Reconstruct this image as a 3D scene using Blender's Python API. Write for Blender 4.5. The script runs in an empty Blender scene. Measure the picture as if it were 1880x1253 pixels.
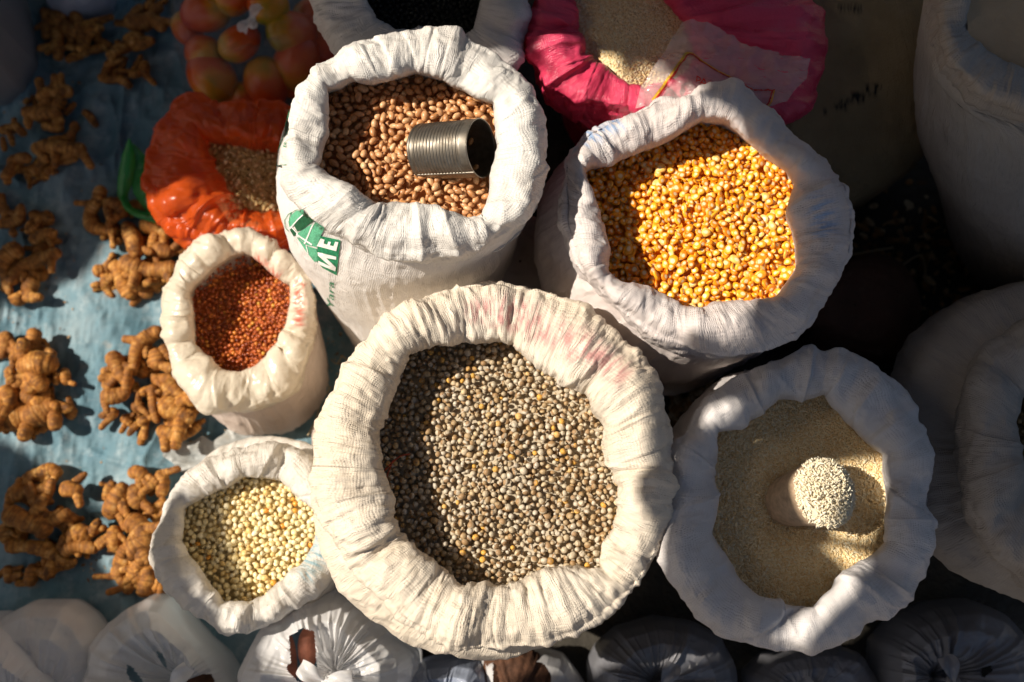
import bpy, bmesh, math, random
import numpy as np
from mathutils import Vector, Matrix
from mathutils.bvhtree import BVHTree
from mathutils.geometry import tessellate_polygon

# ------------------------------------------------------------------ camera
C = bpy.context.scene.collection
S = bpy.context.scene
H = 1.85
TH = math.radians(13.0)
FPX = 35.0 / 36.0 * 1880.0
cam_d = bpy.data.cameras.new('camera'); cam = bpy.data.objects.new('camera', cam_d); C.objects.link(cam)
cam_d.lens = 35; cam_d.sensor_width = 36; cam_d.clip_start = 0.05; cam_d.clip_end = 200
cam.location = (0, 0, H); cam.rotation_euler = (TH, 0, 0)
cam_d.dof.use_dof = True; cam_d.dof.focus_distance = 1.39; cam_d.dof.aperture_fstop = 2.2
S.camera = cam

# ------------------------------------------------------------------ light
SUN_E = math.radians(46); SUN_A = math.radians(6)      # sun stands to the left of and a little beyond the sacks
SD = np.array([-math.cos(SUN_E) * math.cos(SUN_A), math.cos(SUN_E) * math.sin(SUN_A), math.sin(SUN_E)])
w = bpy.data.worlds.new('World'); S.world = w; w.use_nodes = True
nt = w.node_tree; bg = nt.nodes['Background']
sky = nt.nodes.new('ShaderNodeTexSky'); sky.sky_type = 'NISHITA'; sky.sun_disc = False
sky.dust_density = 4.0; sky.ozone_density = 0.4; sky.sun_elevation = SUN_E; sky.sun_rotation = math.atan2(SD[0], SD[1])
nt.links.new(sky.outputs[0], bg.inputs[0]); bg.inputs[1].default_value = 0.052
sun_d = bpy.data.lights.new('sun', 'SUN'); sun_d.energy = 5.0; sun_d.angle = math.radians(0.5); sun_d.color = (1.0, 0.91, 0.79)
sun = bpy.data.objects.new('sun', sun_d); C.objects.link(sun)
sun.rotation_euler = Vector(SD).to_track_quat('Z', 'Y').to_euler(); sun.location = (-3, 1, 5)
S.view_settings.view_transform = 'Standard'; S.view_settings.look = 'None'
S.view_settings.gamma = 1; S.view_settings.exposure = 0.45
S.cycles.use_denoising = True
S.cycles.max_bounces = 8; S.cycles.transparent_max_bounces = 12
try: S.cycles.sample_clamp_indirect = 6
except Exception: pass

# ------------------------------------------------------------------ helpers
def U(px, py, z):
    """photo point (1880x1253) on the horizontal plane at height z -> world point"""
    px = np.asarray(px, float); py = np.asarray(py, float); z = np.asarray(z, float)
    x = (px - 940) / FPX; y = -(py - 626.5) / FPX
    dx = x; dy = y * math.cos(TH) + math.sin(TH); dz = y * math.sin(TH) - math.cos(TH)
    t = (z - H) / dz
    return np.stack([dx * t, dy * t, z + 0 * t], -1)
def P(co):
    """world point -> photo pixel"""
    co = np.asarray(co, float); x = co[..., 0]; y = co[..., 1]; z = co[..., 2] - H
    yc = y * math.cos(TH) + z * math.sin(TH); zc = -y * math.sin(TH) + z * math.cos(TH)
    return np.stack([940 + FPX * x / -zc, 626.5 - FPX * yc / -zc], -1)

_rng = np.random.RandomState(5)
_LAT = _rng.rand(64, 64, 64) * 2 - 1
def vn(p):
    p = np.asarray(p, float); i = np.floor(p).astype(int); f = p - i; f = f * f * (3 - 2 * f)
    r = 0
    for dx in (0, 1):
        for dy in (0, 1):
            for dz in (0, 1):
                wx = f[..., 0] if dx else 1 - f[..., 0]
                wy = f[..., 1] if dy else 1 - f[..., 1]
                wz = f[..., 2] if dz else 1 - f[..., 2]
                r = r + wx * wy * wz * _LAT[(i[..., 0] + dx) & 63, (i[..., 1] + dy) & 63, (i[..., 2] + dz) & 63]
    return r
def fbm(p, o=3):
    r = 0; a = 1.0; p = np.asarray(p, float)
    for k in range(o):
        r = r + a * vn(p + 13.7 * k); p = p * 2.03; a *= 0.5
    return r
def ridge(p, o=3):
    r = 0; a = 1.0; p = np.asarray(p, float)
    for k in range(o):
        r = r + a * (1 - 2 * np.abs(vn(p + 7.1 * k))); p = p * 2.03; a *= 0.5
    return r

def mesh_obj(name, verts, faces, mat=None, parent=None, smooth=True, attrs=None, uv=None):
    """faces: (n,3)/(n,4) int array or list of tuples"""
    me = bpy.data.meshes.new(name)
    verts = np.asarray(verts, np.float32)
    if isinstance(faces, np.ndarray):
        n, k = faces.shape
        me.vertices.add(len(verts)); me.vertices.foreach_set('co', verts.ravel())
        me.loops.add(n * k); me.loops.foreach_set('vertex_index', faces.astype(np.int32).ravel())
        me.polygons.add(n); me.polygons.foreach_set('loop_start', np.arange(0, n * k, k, dtype=np.int32))
        me.polygons.foreach_set('loop_total', np.full(n, k, np.int32))
        me.update(calc_edges=True)
    else:
        me.from_pydata([tuple(v) for v in verts], [], [tuple(f) for f in faces]); me.update()
    me.polygons.foreach_set('use_smooth', [smooth] * len(me.polygons))
    if attrs:
        for k, a in attrs.items():
            a = np.asarray(a, np.float32)
            if a.ndim == 1:
                at = me.attributes.new(k, 'FLOAT', 'POINT'); at.data.foreach_set('value', a)
            else:
                at = me.attributes.new(k, 'FLOAT_VECTOR', 'POINT'); at.data.foreach_set('vector', a.ravel())
    if uv is not None:
        l = me.uv_layers.new(name='UVMap'); vi = np.zeros(len(me.loops), np.int32); me.loops.foreach_get('vertex_index', vi)
        l.data.foreach_set('uv', np.asarray(uv, np.float32)[vi].ravel())
    if mat: me.materials.append(mat)
    o = bpy.data.objects.new(name, me); C.objects.link(o)
    if parent is not None:
        o.parent = parent; o.matrix_parent_inverse = parent.matrix_world.inverted()
    return o
def tag(o, label, cat, group=None, kind=None):
    o['label'] = label; o['category'] = cat
    if group: o['group'] = group
    if kind: o['kind'] = kind
    return o
def thing(name, loc, label, cat, group=None):
    e = bpy.data.objects.new(name, None); e.location = loc; e.empty_display_size = 0.05; C.objects.link(e)
    bpy.context.view_layer.update()
    return tag(e, label, cat, group)
def grid_faces(nr, nc, closed=True):
    r = np.arange(nr - 1)[:, None]; c = np.arange(nc if closed else nc - 1)[None, :]
    c2 = (c + 1) % nc
    a = r * nc + c; b = r * nc + c2; d = (r + 1) * nc + c; e = (r + 1) * nc + c2
    return np.stack([a, b, e, d], -1).reshape(-1, 4)
def cr(ctrl, n):
    """Catmull-Rom through control rows -> n rows"""
    ctrl = np.asarray(ctrl, float); m = len(ctrl)
    t = np.linspace(0, m - 1, n); i = np.minimum(t.astype(int), m - 2); f = (t - i)
    sh = (n,) + (1,) * (ctrl.ndim - 1); f = f.reshape(sh)
    p0 = ctrl[np.maximum(i - 1, 0)]; p1 = ctrl[i]; p2 = ctrl[i + 1]; p3 = ctrl[np.minimum(i + 2, m - 1)]
    return 0.5 * (2 * p1 + (p2 - p0) * f + (2 * p0 - 5 * p1 + 4 * p2 - p3) * f * f + (3 * p1 - p0 - 3 * p2 + p3) * f ** 3)
def normals(Pg, closed=True):
    du = (np.roll(Pg, -1, 1) - np.roll(Pg, 1, 1)) if closed else np.gradient(Pg, axis=1)
    dv = np.gradient(Pg, axis=0)
    n = np.cross(du, dv); l = np.linalg.norm(n, axis=-1, keepdims=True); l[l == 0] = 1
    return n / l
def inside(pts, poly):
    x = pts[..., 0]; y = pts[..., 1]; r = np.zeros(x.shape, bool); n = len(poly)
    for i in range(n):
        x1, y1 = poly[i]; x2, y2 = poly[(i + 1) % n]
        c = ((y1 > y) != (y2 > y))
        with np.errstate(divide='ignore', invalid='ignore'):
            r ^= c & (x < (x2 - x1) * (y - y1) / (y2 - y1 + 1e-12) + x1)
    return r

# ------------------------------------------------------------------ materials
def nodes(name):
    m = bpy.data.materials.new(name); m.use_nodes = True; t = m.node_tree
    b = t.nodes['Principled BSDF']; return m, t, b
def N(t, typ, **kw):
    n = t.nodes.new(typ)
    for k, v in kw.items():
        if k.startswith('i_'): n.inputs[k[2:].replace('_', ' ')].default_value = v
        elif k.startswith('n_'): n.inputs[int(k[2:])].default_value = v
        else: setattr(n, k, v)
    return n
def L(t, a, b): t.links.new(a, b)
def ramp(t, fac, stops, interp='LINEAR'):
    r = t.nodes.new('ShaderNodeValToRGB'); r.color_ramp.interpolation = interp
    e = r.color_ramp.elements
    e[0].position = stops[0][0]; e[0].color = (*stops[0][1], 1)
    e[1].position = stops[-1][0]; e[1].color = (*stops[-1][1], 1)
    for p, c in stops[1:-1]:
        x = e.new(p); x.color = (*c, 1)
    L(t, fac, r.inputs[0]); return r.outputs[0]
def mixc(t, fac, a, b, mode='MIX'):
    m = t.nodes.new('ShaderNodeMix'); m.data_type = 'RGBA'; m.blend_type = mode
    for s, v in ((m.inputs[0], fac), (m.inputs[6], a), (m.inputs[7], b)):
        if hasattr(v, 'is_linked') or hasattr(v, 'links'): L(t, v, s)
        else: s.default_value = v if not isinstance(v, tuple) else (*v, 1) if len(v) == 3 else v
    return m.outputs[2]
def mth(t, op, a, b=None, c=None):
    m = t.nodes.new('ShaderNodeMath'); m.operation = op
    for i, v in enumerate((a, b, c)):
        if v is None: continue
        if hasattr(v, 'links'): L(t, v, m.inputs[i])
        else: m.inputs[i].default_value = v
    return m.outputs[0]

def cloth_mat(name, col, col2, rough=0.45, transl=0.12, crumple=1.0, weave=1.0, stain=None, spec=0.4, dirt=(0.35, 0.28, 0.2), dirt_amt=0.25, wf=2200.0, crepe=(300, 30), crepe_amt=1.0):
    m, t, b = nodes(name)
    geo = N(t, 'ShaderNodeTexCoord'); obj = geo.outputs['Object']; uv = geo.outputs['UV']
    n1 = N(t, 'ShaderNodeTexNoise', i_Scale=9.0, i_Detail=5.0, i_Roughness=0.65); L(t, obj, n1.inputs['Vector'])
    n2 = N(t, 'ShaderNodeTexNoise', i_Scale=34.0, i_Detail=4.0, i_Roughness=0.7); L(t, obj, n2.inputs['Vector'])
    c = mixc(t, ramp(t, n1.outputs[0], [(0.35, (0, 0, 0)), (0.65, (1, 1, 1))]), col, col2)
    d = mth(t, 'MULTIPLY', ramp(t, n2.outputs[0], [(0.56, (0, 0, 0)), (0.74, (1, 1, 1))]), dirt_amt)
    c = mixc(t, d, c, dirt)
    if stain:
        a = N(t, 'ShaderNodeAttribute', attribute_name='stain')
        ns = N(t, 'ShaderNodeTexNoise', i_Scale=160.0, i_Detail=3.0); 
        mp = N(t, 'ShaderNodeMapping'); mp.inputs['Scale'].default_value = (1, 0.35, 1); L(t, uv, mp.inputs[0]); L(t, mp.outputs[0], ns.inputs['Vector'])
        s = mth(t, 'MULTIPLY', a.outputs['Fac'], ramp(t, ns.outputs[0], [(0.40, (0.05, 0.05, 0.05)), (0.6, (1, 1, 1))]))
        c = mixc(t, s, c, stain)
    L(t, c, b.inputs['Base Color']); b.inputs['Roughness'].default_value = rough
    b.inputs['Specular IOR Level'].default_value = spec
    # creases + weave bump
    mpn = N(t, 'ShaderNodeTexNoise', noise_type='RIDGED_MULTIFRACTAL', i_Scale=55.0, i_Detail=5.0, i_Roughness=0.6); L(t, obj, mpn.inputs['Vector'])
    n3 = N(t, 'ShaderNodeTexNoise', i_Scale=120.0, i_Detail=3.0, i_Roughness=0.6); L(t, obj, n3.inputs['Vector'])
    sx = N(t, 'ShaderNodeSeparateXYZ'); 
    nd = N(t, 'ShaderNodeTexNoise', i_Scale=40.0, i_Detail=2.0); L(t, obj, nd.inputs['Vector'])
    va = N(t, 'ShaderNodeVectorMath', operation='MULTIPLY_ADD'); L(t, nd.outputs['Color'], va.inputs[0]); va.inputs[1].default_value = (0.010, 0.010, 0); L(t, uv, va.inputs[2])
    L(t, va.outputs[0], sx.inputs[0])
    wu = mth(t, 'SINE', mth(t, 'MULTIPLY', sx.outputs[0], wf)); wv = mth(t, 'SINE', mth(t, 'MULTIPLY', sx.outputs[1], wf))
    ww = mth(t, 'ADD', mth(t, 'MULTIPLY', mth(t, 'MAXIMUM', wu, wv), 0.25 * weave), mth(t, 'MULTIPLY', n3.outputs[0], 1.0))
    mc = N(t, 'ShaderNodeMapping'); mc.inputs['Scale'].default_value = (crepe[0], crepe[1], 1); L(t, va.outputs[0], mc.inputs[0])
    nc = N(t, 'ShaderNodeTexNoise', i_Scale=1.0, i_Detail=3.0, i_Roughness=0.6, i_Distortion=0.6); L(t, mc.outputs[0], nc.inputs['Vector'])
    b0 = N(t, 'ShaderNodeBump', i_Strength=0.8, i_Distance=0.0016 * crepe_amt); L(t, nc.outputs[0], b0.inputs['Height'])
    b1 = N(t, 'ShaderNodeBump', i_Strength=min(1.0, 0.8 * crumple), i_Distance=0.0035); L(t, mpn.outputs[0], b1.inputs['Height']); L(t, b0.outputs[0], b1.inputs['Normal'])
    b2 = N(t, 'ShaderNodeBump', i_Strength=0.7, i_Distance=0.0012); L(t, ww, b2.inputs['Height']); L(t, b1.outputs[0], b2.inputs['Normal'])
    L(t, b2.outputs[0], b.inputs['Normal'])
    if transl > 0:
        tr = N(t, 'ShaderNodeBsdfTranslucent'); L(t, c, tr.inputs[0]); L(t, b2.outputs[0], tr.inputs['Normal'])
        mx = N(t, 'ShaderNodeMixShader', n_0=transl); L(t, b.outputs[0], mx.inputs[1]); L(t, tr.outputs[0], mx.inputs[2])
        L(t, mx.outputs[0], t.nodes['Material Output'].inputs[0])
    return m
def plastic_mat(name, col, alpha=0.75, rough=0.28, transl=0.35, var=0.15, bump=0.5, bscale=60.0):
    m, t, b = nodes(name)
    tc = N(t, 'ShaderNodeTexCoord'); obj = tc.outputs['Object']
    n = N(t, 'ShaderNodeTexNoise', i_Scale=14.0, i_Detail=4.0); L(t, obj, n.inputs['Vector'])
    c = mixc(t, n.outputs[0], tuple(x * (1 - var) for x in col), tuple(min(1, x * (1 + var)) for x in col))
    L(t, c, b.inputs['Base Color']); b.inputs['Roughness'].default_value = rough; b.inputs['Specular IOR Level'].default_value = 0.6
    r = N(t, 'ShaderNodeTexNoise', noise_type='RIDGED_MULTIFRACTAL', i_Scale=bscale, i_Detail=3.0); L(t, obj, r.inputs['Vector'])
    bp = N(t, 'ShaderNodeBump', i_Strength=bump, i_Distance=0.002); L(t, r.outputs[0], bp.inputs['Height']); L(t, bp.outputs[0], b.inputs['Normal'])
    tr = N(t, 'ShaderNodeBsdfTranslucent'); L(t, c, tr.inputs[0])
    mx = N(t, 'ShaderNodeMixShader', n_0=transl); L(t, b.outputs[0], mx.inputs[1]); L(t, tr.outputs[0], mx.inputs[2])
    tp = N(t, 'ShaderNodeBsdfTransparent'); mx2 = N(t, 'ShaderNodeMixShader', n_0=alpha)
    L(t, tp.outputs[0], mx2.inputs[1]); L(t, mx.outputs[0], mx2.inputs[2]); L(t, mx2.outputs[0], t.nodes['Material Output'].inputs[0])
    return m
def grain_mat(name, stops, rough=0.45, spot=None, kind=None, spec=0.4, bump=0.0):
    m, t, b = nodes(name)
    a = N(t, 'ShaderNodeAttribute', attribute_name='rnd'); l = N(t, 'ShaderNodeAttribute', attribute_name='loc')
    c = ramp(t, a.outputs['Fac'], stops)
    va = N(t, 'ShaderNodeVectorMath', operation='MULTIPLY_ADD'); L(t, a.outputs['Fac'], va.inputs[0]); va.inputs[1].default_value = (37, 51, 29); L(t, l.outputs['Vector'], va.inputs[2])
    n = N(t, 'ShaderNodeTexNoise', i_Scale=1.3, i_Detail=3.0, i_Roughness=0.7); L(t, va.outputs[0], n.inputs['Vector'])
    c = mixc(t, 1.0, c, ramp(t, n.outputs[0], [(0.3, (0.62, 0.6, 0.55)), (0.6, (1.08, 1.08, 1.08))]), 'MULTIPLY')
    if kind == 'pea':       # a tan or rusty blotch and seam line on one side
        sx = N(t, 'ShaderNodeSeparateXYZ'); L(t, l.outputs['Vector'], sx.inputs[0])
        f = ramp(t, mth(t, 'ADD', sx.outputs[2], mth(t, 'MULTIPLY', n.outputs[0], 0.9)), [(0.95, (0, 0, 0)), (1.2, (1, 1, 1))])
        c = mixc(t, mth(t, 'MULTIPLY', f, 0.85), c, spot)
        f2 = ramp(t, mth(t, 'ABSOLUTE', mth(t, 'ADD', sx.outputs[0], 0.2)), [(0.03, (1, 1, 1)), (0.12, (0, 0, 0))])
        f3 = mth(t, 'MULTIPLY', f2, ramp(t, sx.outputs[1], [(0.5, (0, 0, 0)), (0.6, (1, 1, 1))]))
        c = mixc(t, mth(t, 'MULTIPLY', f3, 0.8), c, (0.1, 0.05, 0.02))
    if kind == 'corn':      # cream dent and germ on the flat faces and at the tip
        sx = N(t, 'ShaderNodeSeparateXYZ'); L(t, l.outputs['Vector'], sx.inputs[0])
        r2 = mth(t, 'SQRT', mth(t, 'ADD', mth(t, 'POWER', mth(t, 'ADD', sx.outputs[0], 0.12), 2.0), mth(t, 'POWER', mth(t, 'MULTIPLY', sx.outputs[1], 0.9), 2.0)))
        r2 = mth(t, 'ADD', r2, mth(t, 'MULTIPLY', mth(t, 'SUBTRACT', n.outputs[0], 0.5), 0.5))
        f = ramp(t, r2, [(0.27, (1, 1, 1)), (0.45, (0, 0, 0))])
        f = mth(t, 'MULTIPLY', f, ramp(t, sx.outputs[2], [(0.45, (0, 0, 0)), (0.52, (1, 1, 1))]))
        tip = ramp(t, sx.outputs[0], [(-0.0, (0, 0, 0)), (0.0, (0, 0, 0))])
        c = mixc(t, mth(t, 'MULTIPLY', f, 0.92), c, spot)
        f4 = ramp(t, mth(t, 'MULTIPLY', sx.outputs[0], -1.0), [(0.8, (0, 0, 0)), (0.97, (1, 1, 1))])
        c = mixc(t, mth(t, 'MULTIPLY', f4, 0.7), c, spot)
    if kind == 'bean':
        n2 = N(t, 'ShaderNodeTexNoise', i_Scale=3.2, i_Detail=2.0); 
        mp = N(t, 'ShaderNodeMapping'); mp.inputs['Scale'].default_value = (0.35, 1.4, 1.4); L(t, va.outputs[0], mp.inputs[0]); L(t, mp.outputs[0], n2.inputs['Vector'])
        c = mixc(t, mth(t, 'MULTIPLY', ramp(t, n2.outputs[0], [(0.5, (0, 0, 0)), (0.68, (1, 1, 1))]), 0.5), c, spot)
    L(t, c, b.inputs['Base Color']); b.inputs['Roughness'].default_value = rough; b.inputs['Specular IOR Level'].default_value = spec
    b.inputs['Subsurface Weight'].default_value = 0.0
    return m
def flat_mat(name, col, rough=0.6, metal=0.0, nz=0.15, scale=40.0, bump=0.3, spec=0.3):
    m, t, b = nodes(name)
    tc = N(t, 'ShaderNodeTexCoord'); n = N(t, 'ShaderNodeTexNoise', i_Scale=scale, i_Detail=5.0, i_Roughness=0.65); L(t, tc.outputs['Object'], n.inputs['Vector'])
    c = mixc(t, ramp(t, n.outputs[0], [(0.3, (0, 0, 0)), (0.7, (1, 1, 1))]), tuple(x * (1 - nz) for x in col), tuple(min(1, x * (1 + nz)) for x in col))
    L(t, c, b.inputs['Base Color']); b.inputs['Roughness'].default_value = rough; b.inputs['Metallic'].default_value = metal; b.inputs['Specular IOR Level'].default_value = spec
    bp = N(t, 'ShaderNodeBump', i_Strength=bump, i_Distance=0.003); L(t, n.outputs[0], bp.inputs['Height']); L(t, bp.outputs[0], b.inputs['Normal'])
    return m

M = {}
M['white'] = cloth_mat('woven_white', (0.76, 0.73, 0.68), (0.69, 0.65, 0.60))
M['pea'] = cloth_mat('woven_cream', (0.78, 0.69, 0.57), (0.71, 0.61, 0.48), rough=0.5, crumple=1.3, crepe_amt=1.5, stain=(0.58, 0.30, 0.27), dirt=(0.4, 0.3, 0.18))
M['corn'] = cloth_mat('woven_pinkish', (0.71, 0.65, 0.62), (0.63, 0.56, 0.53), rough=0.5, stain=(0.30, 0.42, 0.62), dirt=(0.4, 0.3, 0.22), dirt_amt=0.35)
M['whitebody'] = cloth_mat('woven_white_side', (0.80, 0.76, 0.72), (0.76, 0.71, 0.66), crepe=(22, 260), crumple=0.5)
M['cornbody'] = cloth_mat('woven_pinkish_side', (0.78, 0.70, 0.67), (0.72, 0.63, 0.59), crepe=(22, 240), crumple=0.6)
M['rice'] = cloth_mat('woven_grey_white', (0.68, 0.645, 0.63), (0.60, 0.56, 0.54), rough=0.5, crumple=0.8, crepe_amt=0.4)
M['wcorn'] = cloth_mat('woven_soiled', (0.72, 0.68, 0.62), (0.62, 0.57, 0.50), crumple=0.8, stain=(0.3, 0.45, 0.5), dirt_amt=0.5)
M['red'] = cloth_mat('waxy_cream_liner', (0.82, 0.74, 0.60), (0.78, 0.68, 0.53), rough=0.28, crumple=0.35, weave=0.1, transl=0.3, crepe=(70, 20), stain=(0.7, 0.15, 0.1), spec=0.6)
M['redbody'] = cloth_mat('woven_pale_pink', (0.72, 0.60, 0.52), (0.66, 0.53, 0.44), stain=(0.6, 0.12, 0.08), crumple=0.6)
M['pink'] = cloth_mat('woven_hot_pink', (0.80, 0.07, 0.16), (0.72, 0.05, 0.12), rough=0.3, transl=0.2, crumple=0.8, dirt=(0.5, 0.05, 0.1), spec=0.6)
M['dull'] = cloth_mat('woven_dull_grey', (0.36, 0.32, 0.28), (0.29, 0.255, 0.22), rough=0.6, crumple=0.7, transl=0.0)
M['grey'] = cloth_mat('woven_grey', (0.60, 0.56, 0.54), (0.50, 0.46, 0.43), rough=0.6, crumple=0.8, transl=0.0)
M['olive'] = cloth_mat('jute_olive', (0.34, 0.25, 0.13), (0.25, 0.18, 0.09), rough=0.8, crumple=0.8, transl=0.0, stain=(0.012, 0.014, 0.012))
M['cream'] = cloth_mat('cream_cotton', (0.42, 0.30, 0.18), (0.34, 0.24, 0.14), rough=0.8, crumple=0.7, transl=0.0)
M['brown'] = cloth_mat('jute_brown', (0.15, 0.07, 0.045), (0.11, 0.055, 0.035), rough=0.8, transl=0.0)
M['orange'] = plastic_mat('orange_film', (0.80, 0.12, 0.015), alpha=0.74, rough=0.3, transl=0.4, bump=0.9, bscale=60)
M['green'] = plastic_mat('green_film', (0.02, 0.32, 0.04), alpha=0.85, rough=0.25)
M['film'] = plastic_mat('milky_film', (0.88, 0.86, 0.85), alpha=0.76, rough=0.2, transl=0.3, bump=0.3, bscale=30)
M['darkfilm'] = plastic_mat('smoky_film', (0.25, 0.25, 0.27), alpha=0.85, rough=0.3, transl=0.2, bump=0.3, bscale=30)
M['bluefilm'] = plastic_mat('blue_grey_film', (0.42, 0.47, 0.58), alpha=0.85, rough=0.2, transl=0.3, bump=0.5, bscale=40)
M['clear'] = plastic_mat('clear_film', (0.60, 0.55, 0.56), alpha=0.09, rough=0.12, transl=0.2, bump=0.7, bscale=30)
M['clear2'] = plastic_mat('printed_clear_film', (0.80, 0.72, 0.68), alpha=0.38, rough=0.15, transl=0.2, bump=0.8, bscale=50)

# ------------------------------------------------------------------ sacks
def polar(poly, c, K, smooth=2):
    p = np.asarray(poly, float)[:, :2]; q = np.concatenate([p, p[:1]])
    pts = np.concatenate([q[i] + (q[i + 1] - q[i]) * np.linspace(0, 1, 24, endpoint=False)[:, None] for i in range(len(p))])
    d = pts - np.asarray(c)[:2]; a = np.arctan2(d[:, 1], d[:, 0]); r = np.hypot(d[:, 0], d[:, 1])
    o = np.argsort(a); a = a[o]; r = r[o]
    th = np.linspace(-math.pi, math.pi, K, endpoint=False)
    v = np.interp(th, np.concatenate([a - 2 * math.pi, a, a + 2 * math.pi]), np.concatenate([r, r, r]))
    for _ in range(smooth): v = 0.25 * np.roll(v, 1) + 0.5 * v + 0.25 * np.roll(v, -1)
    return th, v
PROF = [(0.16, -0.6), (0.05, -0.15), (0.01, 0.35), (0.0, 0.62), (0.07, 0.84), (0.24, 0.94), (0.50, 1.0), (0.76, 0.97), (0.93, 0.80)]
def sack(name, label, cat, inner, outer, zi, zc, zo, mids, base, cuffmat, bodymat=None, seed=1, nf=26, amp=0.006, fine=0.0016, hem=0.06,
         group=None, stain=None, prof=PROF, K=640, Rr=60, big=0.006, bodywr=1.0, bodystain=None, edge=0.3, crum=0.0014, skew=0.6):
    rs = np.random.RandomState(seed)
    wi = U(*np.array(inner, float).T, zi); wo = U(*np.array(outer, float).T, zo)
    c = wi[:, :2].mean(0)
    th, ri = polar(wi, c, K, 3); _, ro = polar(wo, c, K, 6)
    ro = np.maximum(ro, ri + 0.012)
    hz = zc - zi
    ctrl = [(a, zi + f * hz if f >= 0 else zi + f * 0.06) for a, f in prof] + [(1.0, zo), (0.99, zo - 0.018), (0.955, zo - 0.035), (0.92, zo - hem), (0.90, zo - hem - 0.002)]
    pr = cr(ctrl, Rr); A = pr[:, 0][:, None]; Z = pr[:, 1][:, None]
    v = np.linspace(0, 1, Rr)[:, None]
    ct, st = np.cos(th)[None], np.sin(th)[None]
    bell = np.clip(np.sin(np.clip((A - 0.0) / 1.0, 0, 1) * math.pi), 0, 1) * (v < 0.75)
    def rnoise(f, o): return vn(np.stack([np.cos(th) * f + o, np.sin(th) * f, 0 * th + seed * 2.3], -1))[None]
    A = A + bell * (0.24 * rnoise(1.7, 0) + 0.12 * rnoise(4.5, 9))
    R = ri[None] + A * (ro - ri)[None]
    q1 = np.stack([ct * 1.6 + 0 * v, st * 1.6 + 0 * v, 0 * ct + 3.1 * seed + 0 * v], -1)
    crest = np.exp(-((v - 0.42) / 0.25) ** 2)
    Zf = Z + 0.020 * vn(q1) * crest + 0.012 * vn(q1 * 2.9) * crest
    G = np.stack([c[0] + ct * R, c[1] + st * R, Zf + 0 * R], -1)
    zr = zi + np.clip(A, 0, 1) * (zo - zi); fct = 1 - 0.8 * np.clip(Zf - zr, 0, 1) / (H - zr) * (v < 0.8)
    G[..., 0] *= fct; G[..., 1] *= fct
    n = -normals(G)
    D = np.zeros_like(R)
    for j in range(nf):
        tj = rs.uniform(-math.pi, math.pi); wj = rs.uniform(0.018, 0.075); aj = rs.uniform(0.35, 1.0) * amp * rs.choice([-1, 1, 1]); sj = rs.normal(0, skew)
        vj = rs.uniform(0.12, 0.6); sp = rs.uniform(0.14, 0.42)
        d = (th[None] - tj - sj * (v - vj) + math.pi) % (2 * math.pi) - math.pi
        if j % 2: shp = np.exp(-(np.abs(d) / wj) ** 1.25) - 0.35 * np.exp(-(np.abs(d) / (2.4 * wj)) ** 2)
        else:      # a tuck: sharp on one side, running out on the other
            e = d * rs.choice([-1, 1]); shp = np.where(e > 0, np.exp(-e / (2.2 * wj)), np.exp(e / 0.007))
        D += aj * shp * np.exp(-((v - vj) / sp) ** 2)
    Rm = float(ro.mean()); sk = 0.5 * vn(np.stack([ct * 2 + 0 * v, st * 2 + 0 * v, v * 2 + seed + 0 * ct], -1))
    a2 = th[None] + 0.25 * sk
    def q(f, g): return np.stack([np.cos(a2) * Rm * f, np.sin(a2) * Rm * f, v * g + seed * 5.3 + 0 * ct], -1)
    D += big * fbm(q(16, 2.2), 2) + 0.7 * big * ridge(q(24, 1.6) + 4, 1) * (v < 0.7) + fine * ridge(q(70, 3.0), 2) * (0.5 + 0.5 * vn(q(9, 3))) + 0.8 * fine * ridge(q(150, 5.0), 1) + 0.0016 * ridge(G * 45 + seed, 3) + (0.0030 if seed != 2 else 0.001) * ridge(G * 15 + 0.6 * vn(G * 9)[..., None] + seed, 2) * (v < 0.8) + crum * ridge(G * 34 + 2.0 * vn(G * 14)[..., None] + seed, 4) + 0.002 * fbm(G * 28 + seed, 2)
    wgt = edge + (1 - edge) * np.clip((v - 0.2) / 0.25, 0, 1); wgt = wgt * np.clip(v * 8, 0.2, 1) 
    G = G + n * (D * wgt)[..., None]
    root = thing(name, (c[0], c[1], 0), label, cat, group)
    ln = np.concatenate([[0], np.cumsum(np.hypot(np.diff(pr[:, 0]) * float((ro - ri).mean()), np.diff(pr[:, 1])))])
    uv = np.stack([(th[None] * Rm) + 0 * v, ln[:, None] + 0 * th[None]], -1).reshape(-1, 2)
    V = G.reshape(-1, 3)
    at = {}
    stv = np.zeros(len(V), np.float32)
    if stain:
        pp = P(V)
        for s in stain: stv = np.maximum(stv, inside(pp, s).astype(np.float32))
        stv = stv * (v + 0 * th[None]).reshape(-1).__gt__(0.12)
        g = stv.reshape(Rr, K)
        for _ in range(5): g = 0.2 * (g + np.roll(g, 1, 0) + np.roll(g, -1, 0) + np.roll(g, 1, 1) + np.roll(g, -1, 1))
        stv = g.reshape(-1)
    at['stain'] = stv
    cuff = mesh_obj('rolled_rim', V, grid_faces(Rr, K), cuffmat, root, attrs=at, uv=uv)
    # body
    lv = [np.concatenate([[c[0], c[1], zo - 0.012], ri + 0.84 * (ro - ri)]), np.concatenate([[c[0], c[1], zo - 0.045], ri + 0.90 * (ro - ri)])]
    for (px, py, z, r) in mids:
        w_ = U(px, py, z); lv.append(np.concatenate([w_, np.full(K, r)]))
    px, py, r = base; w_ = U(px, py, 0.03)
    lv.append(np.concatenate([w_, np.full(K, r)])); w2 = w_.copy(); w2[2] = 0.006
    lv.append(np.concatenate([w2, np.full(K, r * 0.8)])); lv.append(np.concatenate([w2, np.full(K, 0.002)]))
    B = cr(np.array(lv), 84); cb = B[:, :3]; Rb = B[:, 3:]
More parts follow.
